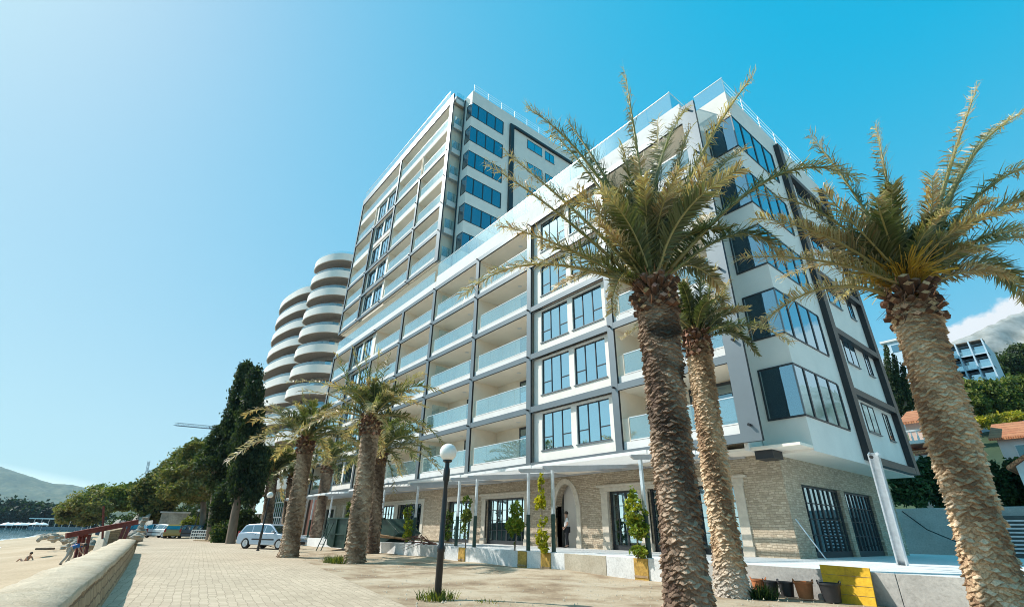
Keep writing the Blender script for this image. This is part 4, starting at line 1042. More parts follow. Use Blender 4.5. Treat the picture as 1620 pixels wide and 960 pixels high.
# ------------------------------------------------------------------ weeds
def tuft(label, x, y, z, n, h, r, cols, seed, cat='grass tuft', kind=None):
    g = np.random.default_rng(seed); V = []; F = []; K = []; cols = np.array(cols)
    for k in range(n):
        a = g.uniform(0, 6.28); rr = r * g.uniform(0, 1) ** .7; p = np.array((x + math.cos(a) * rr, y + math.sin(a) * rr, z - .02)); L_ = h * g.uniform(.4, 1.1)
        d = np.array((math.cos(a) * g.uniform(0, .8) + g.normal(0, .25), math.sin(a) * g.uniform(0, .8) + g.normal(0, .25), 1.0)); e = p + d / np.linalg.norm(d) * L_; m_ = (p + e) / 2 + np.array((0, 0, L_ * .1))
        wv = np.array((g.normal(), g.normal(), 0)); wv = wv / np.linalg.norm(wv) * .009; b0 = len(V)
        V += [p - wv, p + wv, m_ - wv, m_ + wv, e - wv * .1, e + wv * .1]; K += [cols[g.integers(len(cols))] * g.uniform(.7, 1.3)] * 6; F += [(b0, b0 + 1, b0 + 3, b0 + 2), (b0 + 2, b0 + 3, b0 + 5, b0 + 4)]
    o = fast_mesh('grass_tuft', np.array(V), np.array(F), 'foliage', np.array(K)); tag(o, label, cat)
tuft('tuft of yellow-green weeds round the foot of the nearest lamp post', -10.05, 6.1, 0, 260, .24, .42, OLV + GR, 3)
tuft('dark green weeds at the foot of the palm before the skip', -22.7, 8.75, 0, 420, .36, .62, GR + OLV, 4)
tuft('low weeds at the foot of the palm behind the skip palm', -31.2, 13.4, 0.03, 240, .4, .5, OLV, 6)
tuft('dark green weed clump between the second thick palm and the flower buckets', -6.5, 12.75, 0, 520, .36, .36, GR + DK, 7)
tuft('small pale weed sprouting in the bare dirt right of the lamp', -9.05, 6.75, 0, 60, .12, .3, OLV, 8)

# ------------------------------------------------------------------ buckets, boards, leaning props on and below the terrace
def bucket(x, y, label, mat, r=.2, h=.36, seed=0):
    t = thing('planting_bucket', label, 'bucket', (x, y, 0), 'buckets in a row below the kerb'); q = MB(); z_ = .05
    q.lathe([(0, .0), (r * .76, .0), (r * .97, h * .9), (r * 1.06, h * .9), (r * 1.06, h), (r * .97, h), (r * .94, h * .82)], mat, (x, y, 0), 26); q.build('body', t, smooth=True)
    q = MB(); q.lathe([(0, h * .86), (r * .95, h * .82)], 'soil', (x, y, 0), 20); q.build('soil', t)
    for s in (-1, 1):
        q = MB(); a = .6; pts = [(x + s * r * 1.04 * math.cos(a + d), y + s * r * 1.04 * math.sin(a + d), h * .96 + .06 * math.cos(d * 3.2)) for d in (-.42, -.2, 0, .2, .42)]
        q.tube(pts, .011, mat, 6); q.build('handle', t)
    return t
for (u, v, lab, mt, r, h) in ((1203, 936, 'leftmost terracotta bucket below the kerb, next to the weed clump', 'terracotta', .2, .36), (1223, 940, 'black bucket second from the weed clump, beside the left terracotta one', 'bucket_black', .19, .34),
    (1247, 943, 'black bucket third from the weed clump, beside the right terracotta one', 'bucket_black', .2, .35), (1276, 947, 'right terracotta bucket between two black ones', 'terracotta', .23, .39), (1319, 956, 'largest black bucket standing alone before the yellow board', 'bucket_black', .25, .42)):
    p = ony(u, v, 13.55 - (.2 if r > .24 else 0)); bucket(p.x, p.y, lab, mt, r * .88, h * .88).location.z = .035
q = MB(); q.hexa([(-5.35, 13.55, 0), (-4.38, 13.5, 0), (-5.35, 13.59, 0), (-4.38, 13.54, 0), (-5.47, 13.86, .74), (-4.44, 13.84, .72), (-5.47, 13.9, .74), (-4.44, 13.88, .72)], 'yellow_paint')
for k in (.25, .5, .75): q.beam((-5.35 - .12 * k, 13.545 + .31 * k, .74 * k), (-4.38 - .06 * k, 13.495 + .34 * k, .72 * k), .006, .007, 'timber')
tag(q.build('painted_board'), 'worn yellow painted board leaning on the kerb behind the black bucket', 'board')
b0 = Vector((-5.25, 19.2, TZ)); top = ony(1381, 716, 17.6)
t = thing('steel_post', 'loose galvanised steel post standing at a tilt on the terrace by the side windows', 'post', b0); q = MB()
d = top - b0
for (ox, oy) in ((-.11, 0), (.11, 0)): q.beam(b0 + Vector((ox, oy, 0)), top + Vector((ox, oy, 0)), .04, .16, 'galvanised', up=(0, 1, 0))
q.beam(b0 + Vector((0, .06, 0)), top + Vector((0, .06, 0)), .2, .03, 'galvanised', up=(0, 1, 0)); q.build('profile', t)
q = MB(); q.tube([top + Vector((.11, -.09, -.05)), top + Vector((.11, .1, -.05))], .05, 'rail_metal', 10); q.tube([top + Vector((-.05, -.1, -.12)), top + Vector((-.05, -.05, -.12))], .05, 'black_metal', 10); q.build('bolt', t)
q = MB(); q.tube([(-7.7, 20.2, TZ + .02), (-8.45, 20.25, 1.95)], .022, 'galvanised', 8); tag(q.build('steel_pipe'), 'thin grey pipe leaning against the stone corner', 'pipe')
q = MB()
for k in range(2): q.beam((-20.95 + k * .16, 19.75, TZ), (-21.38 + k * .16, 20.2, 2.05), .13, .035, 'timber', up=(0, 1, 0))
for k in (.35, .75): q.beam((-20.95 - .43 * k, 19.73 + .45 * k, TZ + 1.42 * k), (-20.79 - .43 * k, 19.73 + .45 * k, TZ + 1.42 * k), .05, .03, 'timber')
tag(q.build('timber_board'), 'brown timber boards leaning in the arched doorway beside the man', 'board')
q = MB()
for k in range(5): q.beam((-30.5 + .1 * k, 13.2 + .12 * k, 1.15 - .06 * k), (-24.6 + .3 * k, 14.6 + .2 * k, TZ + .1 + .03 * (k % 3)), .14, .03, 'timber')
tag(q.build('plank_pile'), 'pile of long brown planks slanting from the skip to the terrace', 'planks')
q = MB(); g = random.Random(3)
for k in range(9): a = g.uniform(-.5, .5); q.tube([(-24.4 + g.uniform(-.5, .5), 14.1 + g.uniform(-.2, .4), TZ + .04), (-25.0 + g.uniform(-.7, .5), 13.7 + g.uniform(-.4, .3), TZ + .32 + g.uniform(-.2, .3)), (-25.6 + g.uniform(-.6, .3), 13.3 + g.uniform(-.4, .2), TZ + .1 + g.uniform(-.5, .2))], [.03, .02, .006], 'rust_brown', 6)
tag(q.build('branch_heap'), 'small heap of cut reddish branches on the kerb left of the lamp post', 'branches')

# ------------------------------------------------------------------ people
def skin_body(name, joints, edges, mat, parent=None, root=0, sub=2):
    """one continuous surface grown over a posed skeleton; joints: (x, y, z, r)"""
    me = bpy.data.meshes.new(name); me.from_pydata([j[:3] for j in joints], edges, []); o = bpy.data.objects.new(name, me); COL.objects.link(o)
    o.modifiers.new('skin', 'SKIN'); s = me.skin_vertices[0].data
    for k, j in enumerate(joints): r = j[3]; s[k].radius = (r, r * (j[4] if len(j) > 4 else 1)); s[k].use_root = (k == root)
    o.modifiers.new('sub', 'SUBSURF').levels = sub; o.modifiers['sub'].render_levels = sub
    dg = bpy.context.evaluated_depsgraph_get(); ev = o.evaluated_get(dg); m2 = bpy.data.meshes.new_from_object(ev)
    o.modifiers.clear(); o.data = m2; m2.materials.clear(); m2.materials.append(MATS[mat]); m2.polygons.foreach_set('use_smooth', [True] * len(m2.polygons))
    if parent is not None: o.parent = parent
    return o
def person(name_label, loc, rz, pose, tops, legs, cat='person', hair='hair', rot=None):
    t = thing('person', name_label, cat, loc, rz=rz); J = pose
    E = [('pel', 'waist'), ('waist', 'chest'), ('chest', 'neck'), ('neck', 'head0'), ('head0', 'head'), ('head', 'crownp')]
    for s in 'lr': E += [('chest', 'sh' + s), ('sh' + s, 'el' + s), ('el' + s, 'wr' + s), ('wr' + s, 'ha' + s), ('pel', 'hip' + s), ('hip' + s, 'kn' + s), ('kn' + s, 'an' + s), ('an' + s, 'toe' + s)]
    rad = dict(pel=.135, waist=.125, chest=.145, neck=.058, head0=.075, head=.098, crownp=.07)
    for s in 'lr': rad.update({'sh' + s: .062, 'el' + s: .045, 'wr' + s: .03, 'ha' + s: .038, 'hip' + s: .09, 'kn' + s: .06, 'an' + s: .042, 'toe' + s: .038})
    names = list(rad); ix = {n: i for i, n in enumerate(names)}
    body = skin_body('body', [(*J[n], rad[n]) for n in names], [(ix[a], ix[b_]) for a, b_ in E], 'skin', t)
    def garment(nm, keys, grow, mat, cut={}):
        ks = list(keys); jx = {k: i for i, k in enumerate(ks)}; ed = [(jx[a], jx[b_]) for a, b_ in E if a in jx and b_ in jx]
        P = []
        for k in ks:
            p = Vector(J[k])
            if k in cut: q_, f = cut[k]; p = Vector(J[q_]).lerp(p, f)
            P.append((*p, rad[k] * grow + .012))
        skin_body(nm, P, ed, mat, t)
    if tops: garment('shirt', ['waist', 'chest', 'shl', 'shr', 'ell', 'elr', 'pel'], 1.12, tops, {'ell': ('shl', .75), 'elr': ('shr', .75), 'pel': ('waist', .9)})
    if legs: garment('trousers', ['pel', 'hipl', 'hipr', 'knl', 'knr', 'anl', 'anr'], 1.12, legs)
    hd = Vector(J['head']); cr = Vector(J['crownp']); up = (cr - Vector(J['head0'])).normalized(); f = Vector(J.get('face', (0, -1, 0))); f = (f - up * f.dot(up)).normalized(); r = up.cross(f)
    q = MB()
    for i in range(9):
        th = math.pi * .62 * i / 8
        for k in range(18):
            a = 2 * math.pi * k / 18; d = up * math.cos(th) + (r * math.cos(a) + f * math.sin(a)) * math.sin(th)
            if d.dot(f) > .45 and d.dot(up) < .55: d = d - f * .12
            q.v.append(tuple(hd + up * .035 - f * .012 + d * .115))
    for i in range(8):
        for k in range(18): q.f.append((i * 18 + k, i * 18 + (k + 1) % 18, (i + 1) * 18 + (k + 1) % 18, (i + 1) * 18 + k)); q.m.append(q.mi(hair))
    q.build('hair', t, local=True, smooth=True)
    q = MB()          # face: nose, ears, eyes, mouth
    q.beam(hd + f * .09 + up * .02, hd + f * .118 - up * .022, .016, .02, 'skin'); q.beam(hd + f * .096 - up * .05 - r * .022, hd + f * .096 - up * .05 + r * .022, .012, .008, 'tail_red')
    for s in (-1, 1): q.beam(hd + r * .1 * s + up * .02, hd + r * .1 * s - up * .03, .02, .035, 'skin'); q.beam(hd + f * .096 + r * .032 * s + up * .022, hd + f * .096 + r * .05 * s + up * .02, .012, .01, 'hair')
    q.build('face', t, local=True, bevel=.003)
    q = MB()          # fingers and thumbs
    for s in 'lr':
        h = Vector(J['ha' + s]); d = (h - Vector(J['wr' + s])).normalized(); sx = d.cross(Vector((0, 1, .2))).normalized()
        for k, L_ in enumerate((.062, .075, .07, .055)):
            o_ = h + sx * (k - 1.5) * .019; q.tube([o_, o_ + d * L_ * .55, o_ + d * L_ * .95 + Vector((0, -.014, 0))], [.0095, .009, .007], 'skin', 6)
        o_ = h - d * .02 - sx * .035; q.tube([o_, o_ + d * .03 - sx * .025, o_ + d * .058 - sx * .03], [.011, .01, .008], 'skin', 6)
    q.build('fingers', t, local=True, smooth=True)
    if legs:
        q = MB()
        for s in 'lr': a = Vector(J['an' + s]); b_ = Vector(J['toe' + s]); q.beam(a + (a - b_) * .3 + Vector((0, 0, -.035)), b_ + (b_ - a) * .3 + Vector((0, 0, -.01)), .092, .075, 'trim_black', a2=.085, b2=.05)
        q.build('shoes', t, local=True, bevel=.02)
    return t
STAND = dict(pel=(0, 0, .95), waist=(0, 0, 1.1), chest=(0, 0, 1.33), neck=(0, -.01, 1.5), head0=(0, -.02, 1.57), head=(0, -.03, 1.65), crownp=(0, -.02, 1.73),
    shl=(.19, 0, 1.42), ell=(.25, .02, 1.15), wrl=(.2, -.13, .97), hal=(.17, -.18, .91), shr=(-.19, 0, 1.42), elr=(-.25, .05, 1.14), wrr=(-.2, -.12, 1.0), har=(-.15, -.19, .97),
    hipl=(.095, 0, .9), knl=(.11, -.02, .5), anl=(.12, .02, .09), toel=(.14, -.14, .045), hipr=(-.095, 0, .9), knr=(-.12, -.04, .5), anr=(-.14, 0, .09), toer=(-.17, -.16, .045), face=(-.5, -1, .05))
person('man in a white shirt and dark trousers standing in the arched doorway', (-20.42, 20.28, TZ), R(-40), STAND, 'shirt_white', 'trouser_dark')
BEND = dict(pel=(0, 0, .92), waist=(.12, 0, 1.05), chest=(.36, 0, 1.16), neck=(.53, 0, 1.17), head0=(.6, 0, 1.15), head=(.67, 0, 1.12), crownp=(.74, 0, 1.1),
    shl=(.42, .18, 1.14), ell=(.52, .22, .9), wrl=(.66, .14, .72), hal=(.72, .12, .67), shr=(.42, -.18, 1.14), elr=(.55, -.2, .88), wrr=(.68, -.12, .7), har=(.73, -.1, .65),
    hipl=(0, .1, .88), knl=(.06, .13, .48), anl=(-.1, .14, .09), toel=(.06, .15, .045), hipr=(0, -.1, .88), knr=(.0, -.13, .48), anr=(-.22, -.14, .09), toer=(-.07, -.15, .045), face=(.3, 0, -1))
pb = at(103, 893, 34); person('person in a blue shirt and pale trousers bending over beside the red posts', (pb.x, pb.y, pb.z), R(62), BEND, 'shirt_blue', 'trouser_grey')
SIT = dict(pel=(0, 0, .12), waist=(-.08, 0, .25), chest=(-.2, 0, .45), neck=(-.27, 0, .6), head0=(-.28, 0, .67), head=(-.28, 0, .75), crownp=(-.29, 0, .83),
    shl=(-.22, .19, .54), ell=(-.42, .24, .3), wrl=(-.52, .22, .06), hal=(-.58, .22, .03), shr=(-.22, -.19, .54), elr=(-.42, -.24, .3), wrr=(-.52, -.22, .06), har=(-.58, -.22, .03),
    hipl=(.06, .1, .12), knl=(.42, .12, .38), anl=(.74, .12, .07), toel=(.86, .12, .12), hipr=(.06, -.1, .12), knr=(.5, -.12, .14), anr=(.92, -.13, .06), toer=(1.0, -.13, .14), face=(1, 0, 0))
ps = at(38, 891, 46); person('sunbather in dark swim shorts sitting on the sand', (ps.x, ps.y, ps.z), R(225), SIT, None, None)

# ------------------------------------------------------------------ cars
def car(loc, rz, label, paint, group=None, estate=True):
    t = thing('parked_car', label, 'car', loc, group, rz); W = .84
    low = [(-2.1, .32), (-2.12, .62), (-2.06, .9), (-1.0, .95), (.95, .93), (1.75, .82), (2.1, .66), (2.16, .45), (2.1, .28), (1.72, .24), (1.66, .42), (1.52, .56), (1.36, .6), (1.2, .56), (1.06, .42), (1.0, .24), (-.98, .24), (-1.04, .42), (-1.18, .56), (-1.34, .6), (-1.5, .56), (-1.64, .42), (-1.7, .24), (-2.0, .26)]
    q = MB(); q.prism(low, -W, W, paint, 'xz')
    roof = [(-2.02, .9), (-1.78, 1.34), (-1.55, 1.43), (-.5, 1.48), (.2, 1.44), (.42, 1.38), (1.12, .92)]
    # glasshouse: narrower at the roof
    n0 = len(q.v)
    for s in (-1, 1):
        for x, z in roof: q.v.append((x, s * (W - .02 - .2 * max(0, z - .92) / .55), z))
    m_ = q.mi(paint); k = len(roof); q.f.append(tuple(n0 + i for i in range(k))); q.m.append(m_); q.f.append(tuple(n0 + k + i for i in reversed(range(k)))); q.m.append(m_)
    for i in range(k - 1): q.f.append((n0 + i, n0 + k + i, n0 + k + i + 1, n0 + i + 1)); q.m.append(m_)
    q.build('body', t, local=True, bevel=.035, smooth=True)
    def yw(z): return W - .02 - .2 * max(0, z - .92) / .55 + .006
    for s in (-1, 1):
        for poly in ([(-1.86, .96), (-1.66, 1.3), (-1.12, 1.36), (-1.02, .97)], [(-.94, .97), (-1.04, 1.365), (-.06, 1.385), (-.02, .97)], [(.06, .97), (.02, 1.38), (.36, 1.33), (.98, .97)]):
            q = MB(); b_ = len(q.v); q.v += [(x, s * yw(z), z) for x, z in poly]; q.f.append(tuple(range(b_, b_ + len(poly)))); q.m.append(q.mi('car_glass')); q.build('side_window', t, local=True, recalc=False)
        for x in (-1.34, 1.36):
            q = MB(); q.lathe([(.0, s * .62), (.3, s * .62), (.315, s * .66), (.315, s * .8), (.29, s * .84), (.21, s * .845)], 'tyre', (x, 0, .315), 24, 'y'); wo = q.build('wheel', t, local=True, smooth=True)
            q = MB(); q.lathe([(.21, s * .838), (.19, s * .845), (.07, s * .83), (0, s * .835)], 'rim', (x, 0, .315), 20, 'y')
            for a in range(5): c_, s_ = math.cos(a * 1.2566 + .3), math.sin(a * 1.2566 + .3); q.beam((x + c_ * .05, s * .845, .315 + s_ * .05), (x + c_ * .19, s * .848, .315 + s_ * .19), .05, .012, 'rim', up=(0, 1, 0))
            q.build('rim', wo, local=True)
        q = MB(); q.box(-.85, .92, s * (W + .004), s * (W + .02), .52, .6, 'trim_black'); q.build('side_strip', t, local=True)
        for x in (-.72, .2): q = MB(); q.box(x - .1, x + .1, s * W, s * (W + .03), .82, .86, paint); q.build('door_handle', t, local=True)
        q = MB(); q.box(.74, .9, s * (W - .02), s * (W + .16), .95, 1.08, paint); q.build('mirror', t, local=True, bevel=.03)
        q = MB(); q.box(1.98, 2.16, s * .5, s * .8, .58, .7, 'head_glass'); q.build('headlight', t, local=True, bevel=.03)
        q = MB(); q.box(-2.13, -2.0, s * .66, s * .82, .66, 1.0, 'tail_red'); q.build('tail_light', t, local=True, bevel=.02)
    q = MB(); q.quad((.46, -.62, 1.372), (.46, .62, 1.372), (1.1, .74, .955), (1.1, -.74, .955), 'car_glass'); q.build('windscreen', t, local=True, recalc=False)
    q = MB(); q.quad((-1.83, -.62, 1.32), (-1.83, .62, 1.32), (-2.06, .7, .95), (-2.06, -.7, .95), 'car_glass'); q.build('rear_window', t, local=True, recalc=False)
    q = MB(); q.box(2.1, 2.2, -.6, .6, .3, .46, 'trim_black'); q.build('grille', t, local=True, bevel=.02)
    return t
car((-38.9, 10.05, 0), math.atan2(.53, .85), 'silver estate car parked side-on behind the second lamp post', 'paint_silver').scale = (1.06, 1.06, 1.06)
far = [(192, 846, 58, 1.9, 'paint_navy', 'dark small car half hidden by the red beam and the rock, leftmost parked'), (238, 843, 64, 2.25, 'paint_silver', 'silver hatchback parked beside the rock at the end of the promenade'), (256, 843, 64, 1.2, 'paint_white', 'white car parked between the silver hatchback and the olive one'),
       (274, 843.5, 63, .5, 'paint_olive', 'olive brown car parked next to the white one'), (294, 843.5, 63, 2.3, 'paint_navy', 'dark car parked before the bright yellow-green bush')]
for u, v, d, a, pt, lab in far: p = at(u, v, d); car((p.x, p.y, 0), _h.to_2d().angle_signed(Vector((1, 0))) + a, lab, pt, 'cars parked at the end of the promenade')

# ------------------------------------------------------------------ skip with its ladder
SK = thing('skip', 'large dark green steel skip behind two palms on the dirt', 'skip', tuple(onz(556, 869))); q = MB()
o0 = onz(511, 870); o0.z = 0; ax = Vector((.95, .31, 0)).normalized(); SKL = 1.05; ay = Vector((-ax.y, ax.x, 0))
def sk(x, y, z): return o0 + ax * x * SKL + ay * y + Vector((0, 0, z))
prof = [(0, 2.0), (.25, .35), (.75, .2), (4.6, .2), (6.6, 1.15), (5.3, 2.0)]
for s0, s1 in ((0, .08), (1.9, 1.98)):
    n0 = len(q.v)
    for y in (s0, s1): q.v += [tuple(sk(x, y, z)) for x, z in prof]
    k = len(prof); q.f += [tuple(range(n0, n0 + k)), tuple(range(n0 + 2 * k - 1, n0 + k - 1, -1))]; q.m += [q.mi('skip_green')] * 2
    for i in range(k): q.f.append((n0 + i, n0 + (i + 1) % k, n0 + k + (i + 1) % k, n0 + k + i)); q.m.append(0)
for i in range(4): (xa, za), (xb, zb) = prof[i], prof[i + 1]; q.quad(sk(xa, .01, za), sk(xb, .01, zb), sk(xb, 1.97, zb), sk(xa, 1.97, za), 'skip_green')
q.build('hull', SK)
q = MB()
for x in (1.0, 2.05, 3.1, 4.15): q.beam(sk(x, -.05, .25), sk(x, -.05, 1.93), .1, .12, 'skip_green', up=tuple(ay))
q.beam(sk(0, -.05, 1.97), sk(5.3, -.05, 1.97), .14, .1, 'skip_green'); q.beam(sk(.4, -.06, 1.0), sk(5.9, -.06, 1.0), .1, .08, 'skip_green'); q.build('rib', SK)
q = MB()
for x in (.2, .65): q.beam(sk(x, -.7, 0), sk(x + .12, -.15, 1.7), .05, .05, 'skip_green')
for z in (.4, .85, 1.25): q.beam(sk(.2, -.7 + z * .32, z), sk(.76, -.7 + z * .32, z), .04, .04, 'skip_green')
q.build('ladder', SK)
q = MB(); q.hexa([tuple(sk(x, -.4 + .1 * z, z)) for z in (.35, .9) for y in (0, .1) for x in (.3 - .1 * z, .75 + .05 * z)], 'white_paint') if False else q.box(-44.8, -43.9, 13.2, 13.8, .0, .75, 'concrete_white'); tag(q.build('concrete_block', bevel=.03), 'pale concrete block between the silver car and the skip', 'block')

# ------------------------------------------------------------------ beach wall, red slipway timbers, beach things
xs = [6, 2, -2, -5, -8, -10, -12, -14, -17, -20, -23, -26, -29, -31.5, -33.2]
bwall = thing('beach_wall', 'low curved stone wall with broad worn coping between beach and promenade', 'wall', (-10, 0, 0))
q = MB(); ht = .6
for i in range(len(xs) - 1):
    a, c = xs[i], xs[i + 1]; ya, yc = wall_y(a), wall_y(c)
    q.hexa([(a, ya - .95, -1.9), (c, yc - .95, -1.9), (a, ya, -.05), (c, yc, -.05), (a, ya - .80, ht - .09), (c, yc - .80, ht - .09), (a, ya - .17, ht - .09), (c, yc - .17, ht - .09)], 'wall_stone')
q.box(xs[-1] - .01, xs[-1], wall_y(xs[-1]) - .9, wall_y(xs[-1]) - .02, -.9, ht - .1, 'wall_stone')
q.build('wall', bwall)
V = []; Fc = []; nx = 260; prof = [(-.85, -.10), (-.85, .02), (-.62, .045), (-.38, .05), (-.135, .015), (-.13, -.09)]
for i in range(nx + 1):
    x = 6 + (-33.3 - 6) * i / nx; y = wall_y(x)
    for j, (dy, dz) in enumerate(prof): V.append((x, y + dy + random.uniform(-.008, .008), ht + dz + random.uniform(-.008, .008) + .012 * math.sin(x * 1.7 + j)))
for i in range(nx):
    for j in range(len(prof) - 1): a = i * len(prof) + j; Fc.append((a, a + 1, a + len(prof) + 1, a + len(prof)))
fast_mesh('coping', np.array(V), np.array(Fc), 'coping', None, bwall, False, origin=(-10, 0, 0))
def rocks(name, label, cat, pts, r, seed, mat='rock', kind=None):
    g = np.random.default_rng(seed); bm = bmesh.new()
    for p in pts:
        rr = r * g.uniform(.5, 1.3); res = bmesh.ops.create_icosphere(bm, subdivisions=2, radius=1)
        ph = g.uniform(0, 6, 3); sc = g.uniform(.6, 1.3, 3) * rr
        for v in res['verts']:
            n = v.co.copy(); k = 1 + .22 * math.sin(n.x * 4 + ph[0]) * math.cos(n.y * 3 + ph[1]) + .16 * math.sin(n.z * 6 + ph[2]) + g.uniform(-.05, .05)
            v.co = Vector((n.x * sc[0] * k + p[0], n.y * sc[1] * k + p[1], n.z * sc[2] * .8 * k + p[2]))
    me = bpy.data.meshes.new(name); bm.to_mesh(me); bm.free(); me.materials.append(MATS[mat]); o = bpy.data.objects.new(name, me); COL.objects.link(o); tag(o, label, cat, kind=kind); return o
D = 38
def rb(u, v, d=D): return at(u, v, d)
SL = thing('slipway_frame', 'weathered red timber frame with one long sloping beam beside the beach wall', 'frame', tuple(at(160, 870, D)))
q = MB(); q.beam(rb(104, 847, D - 1), rb(218, 825, D + 2), .42, .34, 'red_wood'); q.build('beam', SL)
for u0, v0, u1, v1 in ((118, 885, 127, 846), (126, 881, 133, 847), (135, 878, 141, 847), (189, 853, 199, 829), (197, 851, 206, 829)):
    q = MB(); q.beam(rb(u0, v0, D - .3), rb(u1, v1, D), .17, .17, 'red_wood'); q.build('post', SL)
for (p_, r_, a_) in ((rb(104, 888, D - .6), rb(135, 879, D - .2), .13), (rb(128, 846, D), rb(142, 847, D), .18), (rb(162, 855, D + 2), rb(164, 800, D + 2), .1)):
    q = MB(); q.beam(p_, r_, a_, a_, 'red_wood'); q.build('brace', SL)
q = MB(); A = [rb(142, 880, D), rb(158, 876, D), rb(168, 839, D + 3), rb(158, 841, D + 3)]
q.hexa([A[0], A[1], A[0] + Vector((-.6, .3, 0)), A[1] + Vector((-.6, .3, 0)), A[3], A[2], A[3] + Vector((-.6, .3, 0)), A[2] + Vector((-.6, .3, 0))], 'concrete_tan'); tag(q.build('concrete_ramp', bevel=.04), 'tilted pale concrete slab leaning behind the red frame', 'slab')
q = MB(); q.beam(rb(165, 852, D + 4), rb(192, 846, D + 6), .5, 1.1, 'wall_stone'); tag(q.build('brick_stub'), 'short rough brown wall stub under the right red posts', 'wall')
g = np.random.default_rng(2)
rocks('rock', 'grey rocks and rubble heaped behind the end of the beach wall', 'rocks', [tuple(rb(g.uniform(205, 222), g.uniform(846, 852), g.uniform(37, 42))) for k in range(14)], .3, 4, kind='stuff')
rocks('boulder_shore', 'pale boulders and slabs lying on the sand between beach and rock slope', 'rocks', [tuple(rb(g.uniform(55, 150), 0, 1) * 0 + at(g.uniform(60, 145), g.uniform(846, 856), g.uniform(58, 80))) for k in range(70)], .3, 6, kind='stuff')
rocks('boulder_shore', 'blue-grey wet boulders beside the red posts', 'rocks', [tuple(at(u, v, 44 + k % 5)) for k, (u, v) in enumerate([(100, 866), (108, 863), (115, 860), (122, 858), (130, 864), (137, 860), (145, 862), (150, 868), (112, 868), (140, 870), (128, 872)])], .3, 8, kind='stuff')
V = []; Fc = []; g = np.random.default_rng(9); n1, n2 = 46, 14
for i in range(n1 + 1):
    k = i / n1; lo = at(158 + 80 * k, 846 - 4 * k, 70); hi = at(172 + 66 * k, 838 - 40 * k - 8 * math.sin(k * 9), 82)
    for j in range(n2 + 1):
        p = lo.lerp(hi, j / n2); d = .5 * math.sin(i * .9 + j * 1.3) * math.cos(j * .8 - i * .35) + g.normal(0, .16); V.append((p.x + d, p.y + d * .4, p.z + d * .5))
for i in range(n1):
    for j in range(n2): a = i * (n2 + 1) + j; Fc.append((a, a + 1, a + n2 + 2, a + n2 + 1))
o = fast_mesh('rock_slope', np.array(V), np.array(Fc), 'rock'); tag(o, 'bare grey rock slope below the yellow-green bushes', 'rock')
q = MB(); p = at(70, 869, 50)
q.beam(p + Vector((-1.3, .3, .05)), p + Vector((1.3, -.2, .1)), .8, .16, 'bark'); tag(q.build('driftwood'), 'dark flat driftwood slab lying on the sand', 'driftwood')
rocks('stone_pillar', 'tall pale rock standing beside the right end of the red beam', 'rock', [tuple(at(219, 845, 48)), tuple(at(221, 839, 48)), tuple(at(223, 833, 48)), tuple(at(226, 827, 48)), tuple(at(229, 821, 48))], .34, 12, 'rock')
# white beach bar and sun umbrellas far along the beach
bb = thing('beach_bar', 'long low white beach bar with flat roof far along the sand', 'building', tuple(at(95, 838, 190))); q = MB(); c = at(95, 838, 190); L_ = _Rc.to_2d().to_3d().normalized() * 10.5
q.beam(c - L_ + Vector((0, 0, 3.6)), c + L_ + Vector((0, 0, 3.6)), 5, .35, 'white_paint'); q.build('roof', bb)
for k in range(9):
    q = MB(); p = c - L_ + L_ * 2 * k / 8; q.box(p.x - .12, p.x + .12, p.y - .12, p.y + .12, p.z - .5, p.z + 3.5, 'white_paint'); q.build('post', bb)
q = MB(); q.beam(c - L_ * .95 + Vector((0, 0, .5)), c + L_ * .95 + Vector((0, 0, .5)), 4, 1.0, 'window_blind'); q.build('counter', bb)
proto = None
for k, (u, v, d) in enumerate([(8, 838, 200), (16, 839, 190), (24, 837.5, 210), (33, 839, 195), (41, 838, 205), (52, 840, 170), (63, 840, 175), (128, 839, 180), (137, 838.5, 185), (28, 841, 165), (5, 841, 168)]):
    p = at(u, v, d)
    if proto is None:
        proto = thing('beach_umbrella', 'white beach umbrella in the row far along the sand', 'umbrella', p, 'beach umbrellas far along the sand')
        q = MB(); q.tube([(0, 0, 0), (0, 0, 2.3)], .04, 'white_paint', 6); q.build('pole', proto, local=True)
        q = MB(); q.lathe([(0, 2.7), (.9, 2.45), (1.7, 2.0), (1.7, 1.85)], 'white_paint', n=10); q.build('canopy', proto, local=True)
    else: copy_tree(proto).location = p

# ------------------------------------------------------------------ trees and hills on the left
def tree(name, label, base, trunk, lobes, n, size, cols, seed, group=None, gap=.35, freq=.5, cat='tree', r=(.22, .08), flat=.2, limbs=3):
    t = thing(name, label, cat, tuple(base), group); q = MB(); base = Vector(base)
    pts = [base + Vector((0, 0, -.2))] + [Vector(p) for p in trunk]
    q.tube(pts, [r[0] + (r[1] - r[0]) * k / (len(pts) - 1) for k in range(len(pts))], 'bark', 10)
    gg = random.Random(seed); st = pts[-1] if len(pts) < 3 else pts[-2]
    for l in gg.sample(lobes, min(limbs, len(lobes))):
        e = Vector(l[:3]); q.tube([st, st.lerp(e, .5) + Vector((gg.uniform(-.3, .3), gg.uniform(-.3, .3), .2)), e], [r[1], r[1] * .6, r[1] * .2], 'bark', 6)
    q.build('trunk', t, smooth=True)
    V, F, C = leaf_cloud([tuple(l) for l in lobes], n, size, cols, seed, gap, freq, flat)
    fast_mesh('crown', V, F, 'foliage', C, t, origin=t.location); return t
def lobes_px(rows, d, squash=1.0):
    """lobes given as (u, v, half-width px, half-height px) at distance d"""
    o = []
    for (u, v, a, b_) in rows:
        c = at(u, v, d + random.uniform(-1, 1) * a / 760 * d * .6); k = d / FPX * 1.05
        o.append((c.x, c.y, c.z, a * k, a * k * squash, b_ * k))
    return o
